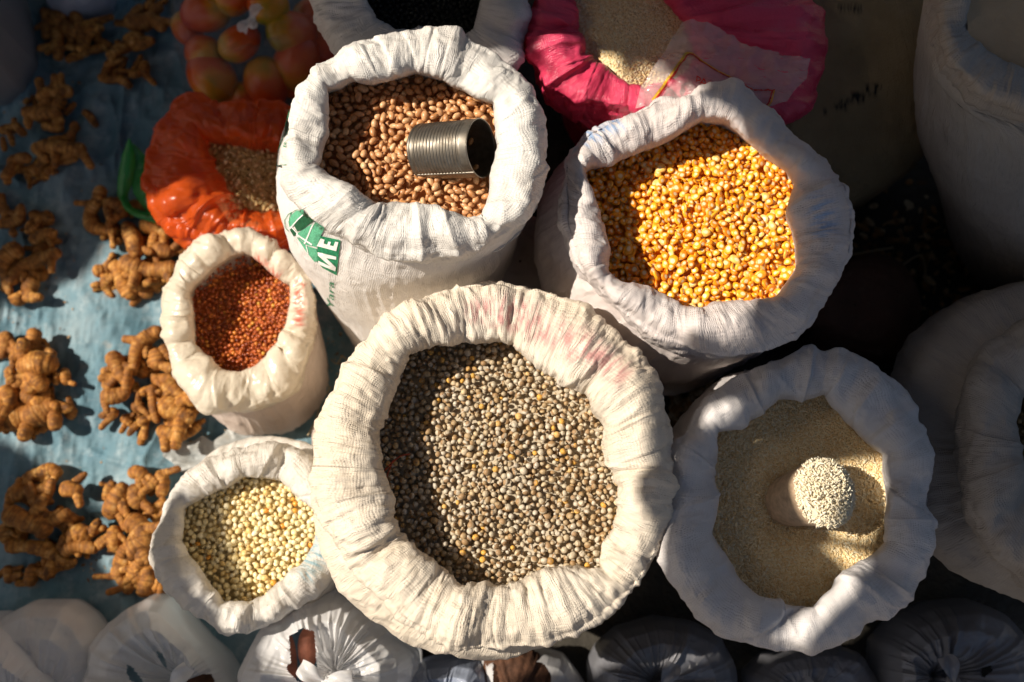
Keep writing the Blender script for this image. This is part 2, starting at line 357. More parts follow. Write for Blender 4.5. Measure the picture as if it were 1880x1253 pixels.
    vb = np.linspace(0, 1, 84)[:, None]
    G = np.stack([cb[:, 0:1] + ct * Rb, cb[:, 1:2] + st * Rb, np.maximum(cb[:, 2:3], 0.006) + 0 * Rb], -1)
    n = -normals(G)
    zz = G[..., 2]
    def qb(f, g): return np.stack([ct * Rm * f + 0 * zz, st * Rm * f + 0 * zz, zz * g + seed * 3.3], -1)
    D = bodywr * (0.009 * fbm(qb(9, 7), 2) + 0.0022 * ridge(qb(22, 42), 2) * (0.6 + 0.5 * vn(qb(6, 6))) + 0.0015 * ridge(qb(60, 12) , 1) + 0.0009 * ridge(G * 70, 2))
    D *= np.clip((vb - 0.03) * 12, 0, 1) * np.clip((0.93 - vb) * 8, 0, 1)
    G = G + n * D[..., None]; G[..., 2] = np.maximum(G[..., 2], 0.006)
    lz = np.concatenate([[0], np.cumsum(np.linalg.norm(np.diff(G[:, 0], axis=0), axis=-1))])
    uv = np.stack([(th[None] * Rm) + 0 * vb, lz[:, None] + 0 * th[None]], -1).reshape(-1, 2)
    sv = np.zeros(84 * K, np.float32)
    if bodystain:
        pp = P(G.reshape(-1, 3))
        for s in bodystain: sv = np.maximum(sv, inside(pp, s).astype(np.float32))
    body = mesh_obj('body', G.reshape(-1, 3), grid_faces(84, K), bodymat or cuffmat, root, uv=uv, attrs={'stain': sv})
    return dict(root=root, c=c, th=th, ri=ri, ro=ro, zi=zi, cuff=cuff, body=body)

# ------------------------------------------------------------------ grain
def ico(sub):
    bm = bmesh.new(); bmesh.ops.create_icosphere(bm, subdivisions=sub, radius=1.0)
    v = np.array([x.co[:] for x in bm.verts]); f = np.array([[x.index for x in fa.verts] for fa in bm.faces]); bm.free(); return v, f
def rots(rs, n, flat=None):
    if flat is None:
        q = rs.normal(size=(n, 4))
    else:           # mostly lying flat: yaw then a random tilt
        yaw = rs.uniform(0, 2 * math.pi, n); ax = rs.uniform(0, 2 * math.pi, n); tl = np.abs(rs.normal(0, flat, n))
        q1 = np.stack([np.cos(yaw / 2), 0 * yaw, 0 * yaw, np.sin(yaw / 2)], -1)
        q2 = np.stack([np.cos(tl / 2), np.sin(tl / 2) * np.cos(ax), np.sin(tl / 2) * np.sin(ax), 0 * tl], -1)
        w1, x1, y1, z1 = q2.T; w2, x2, y2, z2 = q1.T
        q = np.stack([w1*w2-x1*x2-y1*y2-z1*z2, w1*x2+x1*w2+y1*z2-z1*y2, w1*y2-x1*z2+y1*w2+z1*x2, w1*z2+x1*y2-y1*x2+z1*w2], -1)
    q /= np.linalg.norm(q, axis=1, keepdims=True); w, x, y, z = q.T
    return np.stack([1-2*(y*y+z*z), 2*(x*y-z*w), 2*(x*z+y*w), 2*(x*y+z*w), 1-2*(x*x+z*z), 2*(y*z-x*w), 2*(x*z-y*w), 2*(y*z+x*w), 1-2*(x*x+y*y)], -1).reshape(-1, 3, 3)
def deposit(rs, inside_fn, bb, h, d, tol=0.3, layers=2.4, tries=3, cap=9000):
    """let round grains settle one after another on the heap; returns their centres"""
    cell = d; grid = {}; out = []; fail = 0
    x0, x1, y0, y1 = bb; area = (x1 - x0) * (y1 - y0); maxn = int(area / (d * d) * 6)
    R_ = rs.uniform(size=(maxn, 2)); 
    for k in range(maxn):
        x = x0 + R_[k, 0] * (x1 - x0); y = y0 + R_[k, 1] * (y1 - y0)
        if not inside_fn(x, y): continue
        best = None
        for a in range(tries):
            xx = x + (0 if a == 0 else rs.uniform(-d, d) * 0.8); yy = y + (0 if a == 0 else rs.uniform(-d, d) * 0.8)
            hh = h(xx, yy); z = hh - layers * d; gi, gj = int(xx // cell), int(yy // cell)
            for i in (gi - 1, gi, gi + 1):
                for j in (gj - 1, gj, gj + 1):
                    for (a1, b1, c1) in grid.get((i, j), ()):
                        s = d * d - (a1 - xx) ** 2 - (b1 - yy) ** 2
                        if s > 0:
                            zz = c1 + math.sqrt(s)
                            if zz > z: z = zz
            if best is None or z - hh < best[0]: best = (z - hh, xx, yy, z)
        if best[0] < tol * d and inside_fn(best[1], best[2]):
            p = best[1:]; out.append(p); grid.setdefault((int(p[0] // cell), int(p[1] // cell)), []).append(p)
            if len(out) >= cap: break
    return np.array(out)
def heap(name, label, cat, sk, mat, d, shape, seed, hf, base_mat=None, flat=None, sub=2, sz=0.18, fill=1.10, rice=False, nrice=9000, tol=0.3, extra=None, dd=None, avoid=None, layers=2.4, tries=3):
    rs = np.random.RandomState(seed); c = sk['c']; th = sk['th']; ri = sk['ri']; ro = sk['ro']; zi = sk['zi']
    rl = ri + 0.10 * (ro - ri) + 0.004
    def rad(x, y):
        a = math.atan2(y - c[1], x - c[0]); k = int((a + math.pi) / (2 * math.pi) * len(th)) % len(th); return rl[k]
    def ins(x, y):
        if avoid and avoid(x, y): return False
        return (x - c[0]) ** 2 + (y - c[1]) ** 2 < rad(x, y) ** 2
    def h(x, y): return zi + hf(x - c[0], y - c[1])
    rm = rl.max(); bb = (c[0] - rm, c[0] + rm, c[1] - rm, c[1] + rm)
    nr = 40; rr = np.linspace(0.001, 1, nr)[:, None] * (rl + 0.01)[None, ::4]; tt = th[None, ::4]
    X = c[0] + np.cos(tt) * rr; Y = c[1] + np.sin(tt) * rr
    Zb = np.vectorize(h)(X, Y) - (0.0018 if rice else 1.45 * (dd or d))
    V0 = np.stack([X, Y, Zb], -1).reshape(-1, 3); F0 = grid_faces(nr, rr.shape[1])
    if rice:
        n = nrice; k = 0; pts = []
        g = rs.uniform(size=(n * 3, 2))
        for u1, u2 in g:
            x = bb[0] + u1 * (bb[1] - bb[0]); y = bb[2] + u2 * (bb[3] - bb[2])
            if ins(x, y): pts.append((x, y, h(x, y) - rs.uniform(0, 0.0016) + max(0, rs.normal(0, 0.10)) * d))
            if len(pts) >= n: break
        pos = np.array(pts)
    else:
        pos = deposit(rs, ins, bb, h, dd or d, tol, layers=layers, tries=tries)
    if extra is not None: pos = np.concatenate([pos, extra(rs)])
    n = len(pos)
    bv, bf = ico(sub); loc = bv.copy(); sv = shape(bv)
    Rm = rots(rs, n, flat); sc = d * 0.5 * (1 + rs.normal(0, sz * 0.5, (n, 1, 1)).clip(-0.3, 0.4)) * (1 + rs.normal(0, sz * 0.35, (n, 1, 3)).clip(-0.3, 0.3))
    V = np.einsum('nij,nkj->nki', Rm, sv[None] * sc) + pos[:, None]
    F = bf[None] + (np.arange(n) * len(bv))[:, None, None]
    rnd = np.repeat(rs.uniform(size=n), len(bv)); LOC = np.tile(loc, (n, 1))
    T0 = np.concatenate([F0[:, [0, 1, 2]], F0[:, [0, 2, 3]]])
    V = np.concatenate([V.reshape(-1, 3), V0]); F = np.concatenate([F.reshape(-1, 3), T0 + n * len(bv)])
    rnd = np.concatenate([rnd, np.full(len(V0), 0.5)]); LOC = np.concatenate([LOC, np.zeros((len(V0), 3))])
    o = mesh_obj(name, V, F, mat, attrs={'rnd': rnd, 'loc': LOC})
    return tag(o, label, cat, kind='stuff'), pos
def sh_pea(v):
    o = v.copy(); o[:, 2] *= 0.93; return o
def sh_corn(v):
    o = v.copy(); o[:, 1] *= 0.86 + 0.22 * np.clip(v[:, 0], -1, 1); o[:, 0] *= 1.02
    o[:, 2] = np.sign(v[:, 2]) * np.abs(v[:, 2]) ** 0.8 * 0.42; o[:, 2] -= 0.14 * np.exp(-((v[:, 0] + .1) ** 2 + v[:, 1] ** 2) / 0.12) * (v[:, 2] > 0); return o
def sh_bean(v):
    o = v.copy(); o[:, 0] *= 1.42; o[:, 1] *= 0.92; o[:, 2] *= 0.86; o[:, 1] += 0.12 * v[:, 0] ** 2; return o
def sh_wcorn(v):
    o = v.copy(); o[:, 1] *= 0.95 + 0.12 * v[:, 0]; o[:, 2] *= 0.68; return o
def sh_rice(v):
    o = v.copy(); o[:, 0] *= 1.0; o[:, 1] *= 0.27; o[:, 2] *= 0.27; return o
def sh_chip(v):
    o = v.copy(); o[:, 0] *= 1.1; o[:, 1] *= 0.8; o[:, 2] *= 0.6; return o

# ------------------------------------------------------------------ tubes, rhizomes
def smooth_path(pts, n):
    return cr(np.array(pts, float), n)
def tube(path, rad, seg=14, cap=True):
    path = np.asarray(path, float); n = len(path); T = np.gradient(path, axis=0); T /= np.linalg.norm(T, axis=1, keepdims=True) + 1e-9
    up = np.array([0, 0, 1.0]); Nn = np.cross(T, up); l = np.linalg.norm(Nn, axis=1, keepdims=True); Nn = np.where(l > 1e-3, Nn / np.maximum(l, 1e-6), np.array([[1.0, 0, 0]])); Bn = np.cross(Nn, T)
    a = np.linspace(0, 2 * math.pi, seg, endpoint=False); rad = np.asarray(rad, float)
    if rad.ndim == 1: rad = rad[:, None]
    V = path[:, None] + rad[..., None] * (np.cos(a)[None, :, None] * Nn[:, None] + np.sin(a)[None, :, None] * Bn[:, None])
    F = [tuple(f) for f in grid_faces(n, seg)]; V = V.reshape(-1, 3)
    if cap:
        V = np.concatenate([V, path[:1], path[-1:]]); a0 = n * seg
        for k in range(seg):
            F.append((k, a0, (k + 1) % seg)); F.append(((n - 1) * seg + (k + 1) % seg, a0 + 1, (n - 1) * seg + k))
    return V, F
def knob_tube(pts, r, rs, seg=16, taper=0.75):
    pts = np.array(pts, float)
    Lh = np.linalg.norm(np.diff(pts, axis=0), axis=1).sum() if len(pts) > 1 else 0
    n = max(20, int(Lh / 0.0016)); u = np.linspace(0, 1, n); s = 0.6 * u + 0.4 * (0.5 - 0.5 * np.cos(math.pi * u)); full = smooth_path(pts, 400)
    path = full[np.clip((s * 399).astype(int), 0, 399)]; d = s * Lh
    e = np.minimum(d, Lh - d) / r
    cap = np.sqrt(np.clip(1 - (1 - np.clip(e + 0.02, 0, 1)) ** 2, 0.012, 1))
    ph = rs.uniform(0, 9); sp = rs.uniform(0.0065, 0.009)
    rr = r * cap * (1 + 0.09 * np.sin(d / r * 1.3 + ph)) * (taper + (1 - taper) * np.sin(math.pi * np.clip(s * 0.9 + 0.12, 0, 1)))
    rg = np.exp(-((((d + 0.001 * np.sin(d * 300)) / sp + ph) % 1 - 0.5) / 0.12) ** 2); rings = 1 - 0.075 * rg + 0.10 * vn(np.stack([d * 75 + ph, 0 * d, 0 * d], -1))
    a = np.linspace(0, 2 * math.pi, seg, endpoint=False)
    lump = 1 + 0.11 * fbm(np.stack([np.cos(a)[None] * 0.9 + 0 * d[:, None], np.sin(a)[None] * 0.9 + 0 * d[:, None], d[:, None] * 95 + ph * 7 + 0 * a[None]], -1), 3)
    V, F = tube(path, (rr * rings)[:, None] * lump, seg); RING.append(np.concatenate([np.repeat(rg, seg), [0, 0]]))
    return V, F
RING = []
def join(parts):
    V = []; F = []; k = 0
    for v, f in parts:
        V.append(v); F += [tuple(i + k for i in x) for x in f]; k += len(v)
    return np.concatenate(V), F

def turm_mat():
    m, t, b = nodes('turmeric_skin')
    tc = N(t, 'ShaderNodeTexCoord'); obj = tc.outputs['Object']
    n = N(t, 'ShaderNodeTexNoise', i_Scale=70.0, i_Detail=4.0, i_Roughness=0.6); L(t, obj, n.inputs['Vector'])
    n2 = N(t, 'ShaderNodeTexNoise', i_Scale=24.0, i_Detail=3.0); L(t, obj, n2.inputs['Vector'])
    oi = N(t, 'ShaderNodeObjectInfo')
    c = ramp(t, n.outputs[0], [(0.36, (0.06, 0.024, 0.006)), (0.45, (0.22, 0.085, 0.014)), (0.53, (0.42, 0.19, 0.035)), (0.62, (0.58, 0.30, 0.075)), (0.74, (0.70, 0.45, 0.19))])
    c = mixc(t, ramp(t, n2.outputs[0], [(0.4, (0, 0, 0)), (0.7, (0.55, 0.55, 0.55))]), c, (0.52, 0.19, 0.03))
    c = mixc(t, mth(t, 'MULTIPLY', oi.outputs['Random'], 0.55), c, (0.26, 0.10, 0.025))
    ra = N(t, 'ShaderNodeAttribute', attribute_name='ring'); c = mixc(t, mth(t, 'MULTIPLY', ra.outputs['Fac'], 0.7), c, (0.13, 0.055, 0.02))
    L(t, c, b.inputs['Base Color']); b.inputs['Roughness'].default_value = 0.65; b.inputs['Specular IOR Level'].default_value = 0.25
    v = N(t, 'ShaderNodeTexNoise', i_Scale=160.0, i_Detail=4.0, i_Roughness=0.7); L(t, obj, v.inputs['Vector'])
    bp = N(t, 'ShaderNodeBump', i_Strength=0.8, i_Distance=0.0028); L(t, v.outputs[0], bp.inputs['Height']); L(t, bp.outputs[0], b.inputs['Normal'])
    return m
M['turm'] = turm_mat()
def rhizome(branches, z, desc, pile, seed):
    """branches: list of (list of photo points, radius in px)"""
    rs = np.random.RandomState(seed); parts = []; RING.clear()
    for pts, r in branches:
        r = r * 0.00099 * (1.36 if ('dark' in pile or 'dim' in pile or 'mid heap' in pile) else 1.20)
        if len(pts) == 1: pts = [(pts[0][0] - 3, pts[0][1] - 2), (pts[0][0] + 3, pts[0][1] + 2)]
        w_ = U(*np.array(pts, float).T, z + r)
        if len(w_) >= 2: w_[:, 2] += rs.normal(0, 0.002, len(w_))
        parts.append(knob_tube(w_, r, rs))
        if r > 0.0095 and len(w_) > 1:      # side fingers budding off the main one
            for _ in range(rs.randint(2, 5)):
                u = rs.uniform(0.1, 0.9) * (len(w_) - 1); i0 = min(int(u), len(w_) - 2); p0 = w_[i0] + (w_[i0 + 1] - w_[i0]) * (u - i0)
                t_ = w_[i0 + 1] - w_[i0]; t_ /= np.linalg.norm(t_) + 1e-9; sd = rs.choice([-1, 1]); an = rs.uniform(0.7, 1.5)
                d = np.array([t_[0] * math.cos(an) - sd * t_[1] * math.sin(an), t_[1] * math.cos(an) + sd * t_[0] * math.sin(an), rs.uniform(-0.1, 0.35)])
                ln_ = r * rs.uniform(2.0, 3.4); rf = r * rs.uniform(0.45, 0.68)
                p1 = p0 + d * ln_; p1[2] = max(p1[2], rf + 0.004); pm = (p0 + p1) / 2 + rs.normal(0, 0.0015, 3)
                parts.append(knob_tube([p0, pm, p1], rf, rs, 12))
    V, F = join(parts); o = mesh_obj('turmeric_rhizome', V, F, M['turm'], attrs={'ring': np.concatenate(RING)})
    return tag(o, desc + ' ' + pile, 'turmeric', 'turmeric rhizomes heaped on the blue tarpaulin')

# ------------------------------------------------------------------ tied plastic bags
def dome_bag(name, label, outline, knot, ztop, zk, mat, seed, kmat=None, ears=None, esz=1.0, npl=56, pamp=0.010, zedge=0.04, holes=None, group=None, cat='plastic bag', ear=True, Kt=360, Rr=70, shoulder=0.62):
    rs = np.random.RandomState(seed)
    kw = U(knot[0], knot[1], zk); ow = U(*np.array(outline, float).T, zedge)
    th, ro = polar(ow, kw[:2], Kt, 8)
    rho = np.linspace(0.012, 1.0, Rr)[:, None] ** 1.15
    prof = np.interp(rho, [0, 0.04, 0.10, 0.3, shoulder, 0.82, 0.94, 1.0], [0.0, 0.25, 0.6, 0.92, 1.0, 0.82, 0.5, 0.0])
    neck = np.exp(-(rho / 0.05) ** 1.2)
    ct, st = np.cos(th)[None], np.sin(th)[None]
    Zt = zedge + (ztop - zedge) * prof * (1 + 0.10 * vn(np.stack([ct * 2 + 0 * rho, st * 2 + 0 * rho, rho * 2 + seed + 0 * ct], -1)))
    Zt = Zt * (1 - neck) + zk * neck
    D = np.zeros((Rr, Kt))
    for j in range(npl):
        tj = rs.uniform(-math.pi, math.pi); wj = rs.uniform(0.012, 0.06); aj = rs.uniform(0.3, 1) * pamp; reach = rs.uniform(0.4, 1.25); sj = rs.normal(0, 0.07)
        d = (th[None] - tj - sj * rho + math.pi) % (2 * math.pi) - math.pi
        shp = np.exp(-(np.abs(d) / wj) ** 1.2) if j % 2 else np.where(d > 0, np.exp(-d / (2 * wj)), np.exp(d / 0.012))
        D += aj * shp * np.exp(-(rho / reach) ** 3) * np.clip(rho * 7, 0, 1)
    pxy = np.stack([ct * rho * ro[None], st * rho * ro[None], 0 * rho + 0.1 * seed + 0 * ct], -1)
    D += (0.006 * fbm(pxy * 22, 2) + 0.0022 * ridge(pxy * 40 + vn(pxy * 15)[..., None], 3)) * np.clip(rho * 4, 0, 1)
    R = ro[None] * rho
    G = np.stack([kw[0] + ct * R, kw[1] + st * R, np.maximum(Zt + D, 0.006)], -1)
    # wall down to the ground, tucked in
    w1 = G[-1].copy(); w1[:, 2] = zedge * 0.4; w2 = w1.copy(); w2[:, :2] = kw[:2] + (w1[:, :2] - kw[:2]) * 0.93; w2[:, 2] = 0.004
    G = np.concatenate([G, w1[None], w2[None]]); V = G.reshape(-1, 3); F = grid_faces(Rr + 2, Kt)
    if holes:
        fc = P(V[F].mean(1)); keep = np.ones(len(F), bool)
        for hpoly in holes: keep &= ~inside(fc, hpoly)
        F = F[keep]
    root = thing(name, (kw[0], kw[1], 0), label, cat, group)
    mesh_obj('film', V, F, mat, root)
    if ear:
        parts = []
        a = rs.uniform(0, 6.28); rk = 0.007
        parts.append(tube(smooth_path([kw + (0, 0, -0.01), kw + (0.002, 0, 0.004), kw + (0, 0.001, 0.012)], 10), rk * (1 + 0.3 * np.sin(np.arange(10) * 1.3)), 12))
        mesh_obj('knot', *join(parts), kmat or mat, root)
        for sgn in (ears or (0, 2.6)):
            sgn = sgn - (a if ears else 0); dirv = np.array([math.cos(a + sgn), math.sin(a + sgn), 0]); side = np.array([-dirv[1], dirv[0], 0]); g = []
            for i in range(14):
                u = i / 13; wdt = (0.003 + 0.011 * math.sin(u * 2.2)) * esz
                p = kw + dirv * 0.042 * u * esz + np.array([0, 0, 0.010 + 0.012 * math.sin(u * 2.6)])
                g.append([p + side * wdt * k + np.array([0, 0, 0.004 * math.cos(k * 4 + u * 5)]) for k in (-1, -0.6, -0.2, 0.2, 0.6, 1)])
            g = np.array(g); mesh_obj('tied_end', g.reshape(-1, 3), grid_faces(14, 6, False), kmat or mat, root)
    return root

# ================================================================== THE PLACE
# ground and tarpaulin
def ground_mat():
    m, t, b = nodes('packed_earth')
    tc = N(t, 'ShaderNodeTexCoord'); obj = tc.outputs['Object']
    n = N(t, 'ShaderNodeTexNoise', i_Scale=7.0, i_Detail=8.0, i_Roughness=0.7); L(t, obj, n.inputs['Vector'])
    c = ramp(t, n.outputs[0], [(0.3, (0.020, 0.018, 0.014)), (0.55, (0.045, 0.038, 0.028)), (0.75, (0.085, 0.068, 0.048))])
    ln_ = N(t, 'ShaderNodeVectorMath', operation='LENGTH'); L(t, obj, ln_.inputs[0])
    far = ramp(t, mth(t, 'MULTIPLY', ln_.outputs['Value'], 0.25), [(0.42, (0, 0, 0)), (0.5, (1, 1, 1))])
    c = mixc(t, far, c, (0.42, 0.33, 0.23))  # pale earth out of view, added to bounce warm fill onto the stall
    L(t, c, b.inputs['Base Color']); b.inputs['Roughness'].default_value = 0.95
    n2 = N(t, 'ShaderNodeTexNoise', i_Scale=60.0, i_Detail=6.0); L(t, obj, n2.inputs['Vector'])
    bp = N(t, 'ShaderNodeBump', i_Strength=0.8, i_Distance=0.01); L(t, n2.outputs[0], bp.inputs['Height']); L(t, bp.outputs[0], b.inputs['Normal'])
    return m
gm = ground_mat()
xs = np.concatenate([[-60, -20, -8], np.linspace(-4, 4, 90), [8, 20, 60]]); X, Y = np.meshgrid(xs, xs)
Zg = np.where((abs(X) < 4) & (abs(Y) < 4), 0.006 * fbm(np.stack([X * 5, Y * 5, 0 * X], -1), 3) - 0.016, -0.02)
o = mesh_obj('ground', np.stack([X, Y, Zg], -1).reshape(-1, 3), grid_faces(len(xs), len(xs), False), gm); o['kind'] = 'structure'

def tarp_mat():
    m, t, b = nodes('blue_woven_tarpaulin')
    tc = N(t, 'ShaderNodeTexCoord'); obj = tc.outputs['Object']
    n = N(t, 'ShaderNodeTexNoise', i_Scale=5.0, i_Detail=6.0, i_Roughness=0.65); L(t, obj, n.inputs['Vector'])
    n2 = N(t, 'ShaderNodeTexNoise', i_Scale=28.0, i_Detail=5.0, i_Roughness=0.7); L(t, obj, n2.inputs['Vector'])
    c = ramp(t, n.outputs[0], [(0.3, (0.055, 0.15, 0.205)), (0.5, (0.115, 0.215, 0.26)), (0.7, (0.24, 0.31, 0.335))])
    c = mixc(t, mth(t, 'MULTIPLY', ramp(t, n2.outputs[0], [(0.52, (0, 0, 0)), (0.7, (1, 1, 1))]), 0.45), c, (0.40, 0.46, 0.48))
    n3 = N(t, 'ShaderNodeTexNoise', i_Scale=11.0, i_Detail=3.0); L(t, obj, n3.inputs['Vector'])
    c = mixc(t, mth(t, 'MULTIPLY', ramp(t, n3.outputs[0], [(0.66, (0, 0, 0)), (0.74, (1, 1, 1))]), 0.5), c, (0.34, 0.22, 0.12))
    L(t, c, b.inputs['Base Color']); b.inputs['Roughness'].default_value = 0.6; b.inputs['Specular IOR Level'].default_value = 0.35
    sx = N(t, 'ShaderNodeSeparateXYZ'); L(t, obj, sx.inputs[0])
    ww = mth(t, 'MAXIMUM', mth(t, 'SINE', mth(t, 'MULTIPLY', sx.outputs[0], 1500.0)), mth(t, 'SINE', mth(t, 'MULTIPLY', sx.outputs[1], 1500.0)))
    r = N(t, 'ShaderNodeTexNoise', noise_type='RIDGED_MULTIFRACTAL', i_Scale=22.0, i_Detail=6.0); L(t, obj, r.inputs['Vector'])
    b1 = N(t, 'ShaderNodeBump', i_Strength=0.8, i_Distance=0.006); L(t, r.outputs[0], b1.inputs['Height'])
    b2 = N(t, 'ShaderNodeBump', i_Strength=0.4, i_Distance=0.0008); L(t, ww, b2.inputs['Height']); L(t, b1.outputs[0], b2.inputs['Normal'])
    L(t, b2.outputs[0], b.inputs['Normal'])
    return m
nx, ny = 420, 460
X, Y = np.meshgrid(np.linspace(-1.25, -0.16, nx), np.linspace(-0.62, 1.15, ny))
q = np.stack([X * 9, Y * 5, 0 * X], -1)
Z = 0.008 + 0.008 * fbm(q, 2) + 0.0055 * ridge(np.stack([X * 16 + 2 * vn(q * 0.5), Y * 7, 0 * X + 3], -1), 2) + 0.0026 * ridge(np.stack([X * 38, Y * 30, 0 * X + 8], -1), 3) + 0.005 * ridge(np.stack([X * 9 + Y * 6, Y * 5 - X * 3, 0 * X + 5], -1), 2)
for (a, b_, wd, hh) in (((100, 880), (260, 1010), 0.004, 0.006), ((150, 820), (330, 900), 0.003, 0.005), ((245, 60), (215, 330), 0.006, 0.010), ((205, 170), (240, 330), 0.004, 0.006), ((-20, 300), (60, 350), 0.006, 0.008)):
    A_ = U(*a, 0)[:2]; B_ = U(*b_, 0)[:2]; d_ = B_ - A_; Ld = np.linalg.norm(d_); d_ /= Ld
    rx = X - A_[0]; ry = Y - A_[1]; al = rx * d_[0] + ry * d_[1]; pe = -rx * d_[1] + ry * d_[0] + 0.004 * vn(q * 3)
    Z += hh * np.exp(-(np.abs(pe) / wd) ** 1.4) * np.clip(al / 0.03, 0, 1) * np.clip((Ld - al) / 0.03, 0, 1)
Z = np.maximum(Z, 0.001)
tp = mesh_obj('tarpaulin', np.stack([X, Y, Z], -1).reshape(-1, 3), grid_faces(ny, nx, False), tarp_mat())
tag(tp, 'faded blue woven tarpaulin spread flat on the ground under the turmeric heaps', 'tarpaulin')

# ---- unseen added awning above the camera; its holes are cut to place the sunlight
ZA = 2.15
def cast(pts):
    out = []
    for (px, py, z) in pts:
        p = U(px, py, z); s = (ZA - z) / SD[2]; out.append((p[0] + SD[0] * s, p[1] + SD[1] * s))
    return out
def tatter(poly, rs, step=0.02, amp=0.006):
    out = []
    for i in range(len(poly)):
        a = np.array(poly[i]); b = np.array(poly[(i + 1) % len(poly)]); d = b - a; l = np.linalg.norm(d); n = max(1, int(l / step)); nn = np.array([-d[1], d[0]]) / (l + 1e-9)
        for k in range(n): out.append(tuple(a + d * k / n + nn * rs.normal(0, amp) * (k > 0)))
    return out
LIT = [(-260, 600, 0), (-60, 560, 0), (10, 560, 0), (72, 575, 0), (72, 545, 0), (120, 530, 0), (165, 520, 0), (180, 480, 0.02), (215, 440, 0.02), (250, 400, 0.1), (290, 360, 0.2), (350, 330, 0.2), (400, 345, 0.2),
       (455, 330, 0.45), (470, 200, 0.52), (540, 70, 0.58), (640, 30, 0.58), (760, 22, 0.58), (890, 40, 0.58), (950, 110, 0.55), (965, 75, 0.5), (1000, 48, 0.5), (1070, 60, 0.5), (1100, 110, 0.5), (1150, 92, 0.47), (1195, 125, 0.47),
       (1240, 150, 0.5), (1302, 160, 0.52), (1312, 200, 0.52), (1345, 215, 0.50), (1425, 300, 0.50), (1440, 400, 0.50), (1470, 500, 0.50), (1420, 560, 0.5), (1430, 640, 0.48), (1360, 690, 0.38),
       (1290, 700, 0.42), (1250, 760, 0.47), (1250, 860, 0.47), (1245, 960, 0.47), (1212, 1035, 0.49), (1150, 1108, 0.49), (1080, 1162, 0.49), (1000, 1197, 0.49), (900, 1206, 0.48), (840, 1205, 0.46), (790, 1235, 0.28), (780, 1290, 0.25), (620, 1320, 0.25), (545, 1250, 0.25),
       (462, 1190, 0.25), (405, 1150, 0.30), (372, 1080, 0.30), (352, 990, 0.30), (345, 930, 0.30), (330, 890, 0.30), (295, 905, 0.30), (262, 960, 0.30), (258, 1040, 0.30), (262, 1100, 0.27), (330, 1145, 0.22), (300, 1125, 0.15),
       (255, 1075, 0), (205, 1040, 0), (165, 985, 0.03), (165, 935, 0.03), (120, 905, 0.03), (105, 850, 0), (60, 820, 0), (-20, 790, 0), (-120, 760, 0)]
SLITS = [[(1282, 772, 0.50), (1292, 748, 0.50), (1335, 735, 0.50), (1362, 742, 0.50), (1345, 760, 0.50), (1300, 785, 0.50)],
         [(1440, 880, 0.50), (1480, 832, 0.50), (1560, 822, 0.50), (1640, 842, 0.46), (1640, 905, 0.46), (1570, 925, 0.48), (1545, 985, 0.48), (1485, 975, 0.48)],
         [(1500, 1000, 0.44), (1570, 1018, 0.46), (1610, 1035, 0.46), (1610, 1090, 0.46), (1500, 1192, 0.46), (1446, 1182, 0.46), (1500, 1130, 0.46), (1560, 1060, 0.45)]]
rs = np.random.RandomState(3)
hole = tatter(cast(LIT), rs, 0.03, 0.007); slits = [tatter(cast(s), rs, 0.03, 0.003) for s in SLITS]
AX0, AX1, AY0, AY1 = -7.0, 0.55, -0.75, 7.0
outer = []
for a, b in (((AX0, AY0), (AX1, AY0)), ((AX1, AY0), (AX1, AY1)), ((AX1, AY1), (AX0, AY1)), ((AX0, AY1), (AX0, AY0))):
    for k in range(12): outer.append((a[0] + (b[0] - a[0]) * k / 12, a[1] + (b[1] - a[1]) * k / 12))
loops = [outer, hole] + slits
allv = [v for l in loops for v in l]
tris = tessellate_polygon([[Vector((x, y, 0)) for x, y in l] for l in loops])
aw = thing('shade_gobo', ((AX0 + AX1) / 2, (AY0 + AY1) / 2, 0), 'unseen added awning stretched on poles high above the sacks', 'gobo')
awm = flat_mat('gobo_cloth', (0.05, 0.05, 0.055), rough=0.9)
mesh_obj('gobo_sheet', [(x, y, ZA) for x, y in allv], [tuple(f) for f in tris], awm, aw, smooth=False)
for x, y in ((AX0 + .05, AY0 + .05), (AX1 - .05, AY0 + .05), (AX1 - .05, AY1 - .05), (AX0 + .05, AY1 - .05)):
    mesh_obj('pole', *tube([(x, y, -0.02), (x, y, 1.1), (x, y, ZA - 0.004)], [0.03] * 3, 12), awm, aw)
# a patterned wall of stalls round the back is never in view; the ground runs on

# ---- sacks -------------------------------------------------------------
pea_in = [(745,650),(790,632),(830,625),(900,628),(945,628),(985,665),(1030,700),(1075,720),(1105,775),(1115,830),(1140,880),(1145,930),(1135,965),(1110,1000),(1105,1045),(1060,1042),(1005,1050),(960,1075),(935,1085),(890,1080),(855,1085),(820,1055),(780,1020),(740,985),(712,950),(708,900),(700,850),(698,790),(708,735),(725,690)]
pea_out = [(940,526),(1000,535),(1060,560),(1110,600),(1160,650),(1200,710),(1215,780),(1228,860),(1222,940),(1200,1020),(1165,1080),(1110,1125),(1050,1165),(970,1188),(900,1190),(840,1182),(790,1160),(740,1128),(690,1085),(645,1040),(608,985),(587,920),(580,850),(590,780),(615,720),(640,670),(690,615),(740,570),(800,540),(870,525)]
pea = sack('grain_sack', 'largest cream sack in the middle, full of round peas, faded red print on its rim', 'sack', pea_in, pea_out, 0.425, 0.508, 0.485,
           [(893, 872, 0.37, 0.262), (890, 830, 0.2, 0.25)], (890, 800, 0.2), M['pea'], M['pea'], seed=2, edge=0.75, skew=0.25, nf=64, amp=0.0070, fine=0.0022, hem=0.07,
           stain=[[(850, 558), (905, 545), (960, 550), (1040, 590), (1120, 635), (1160, 680), (1140, 715), (1075, 678), (990, 630), (915, 602), (860, 590)]])
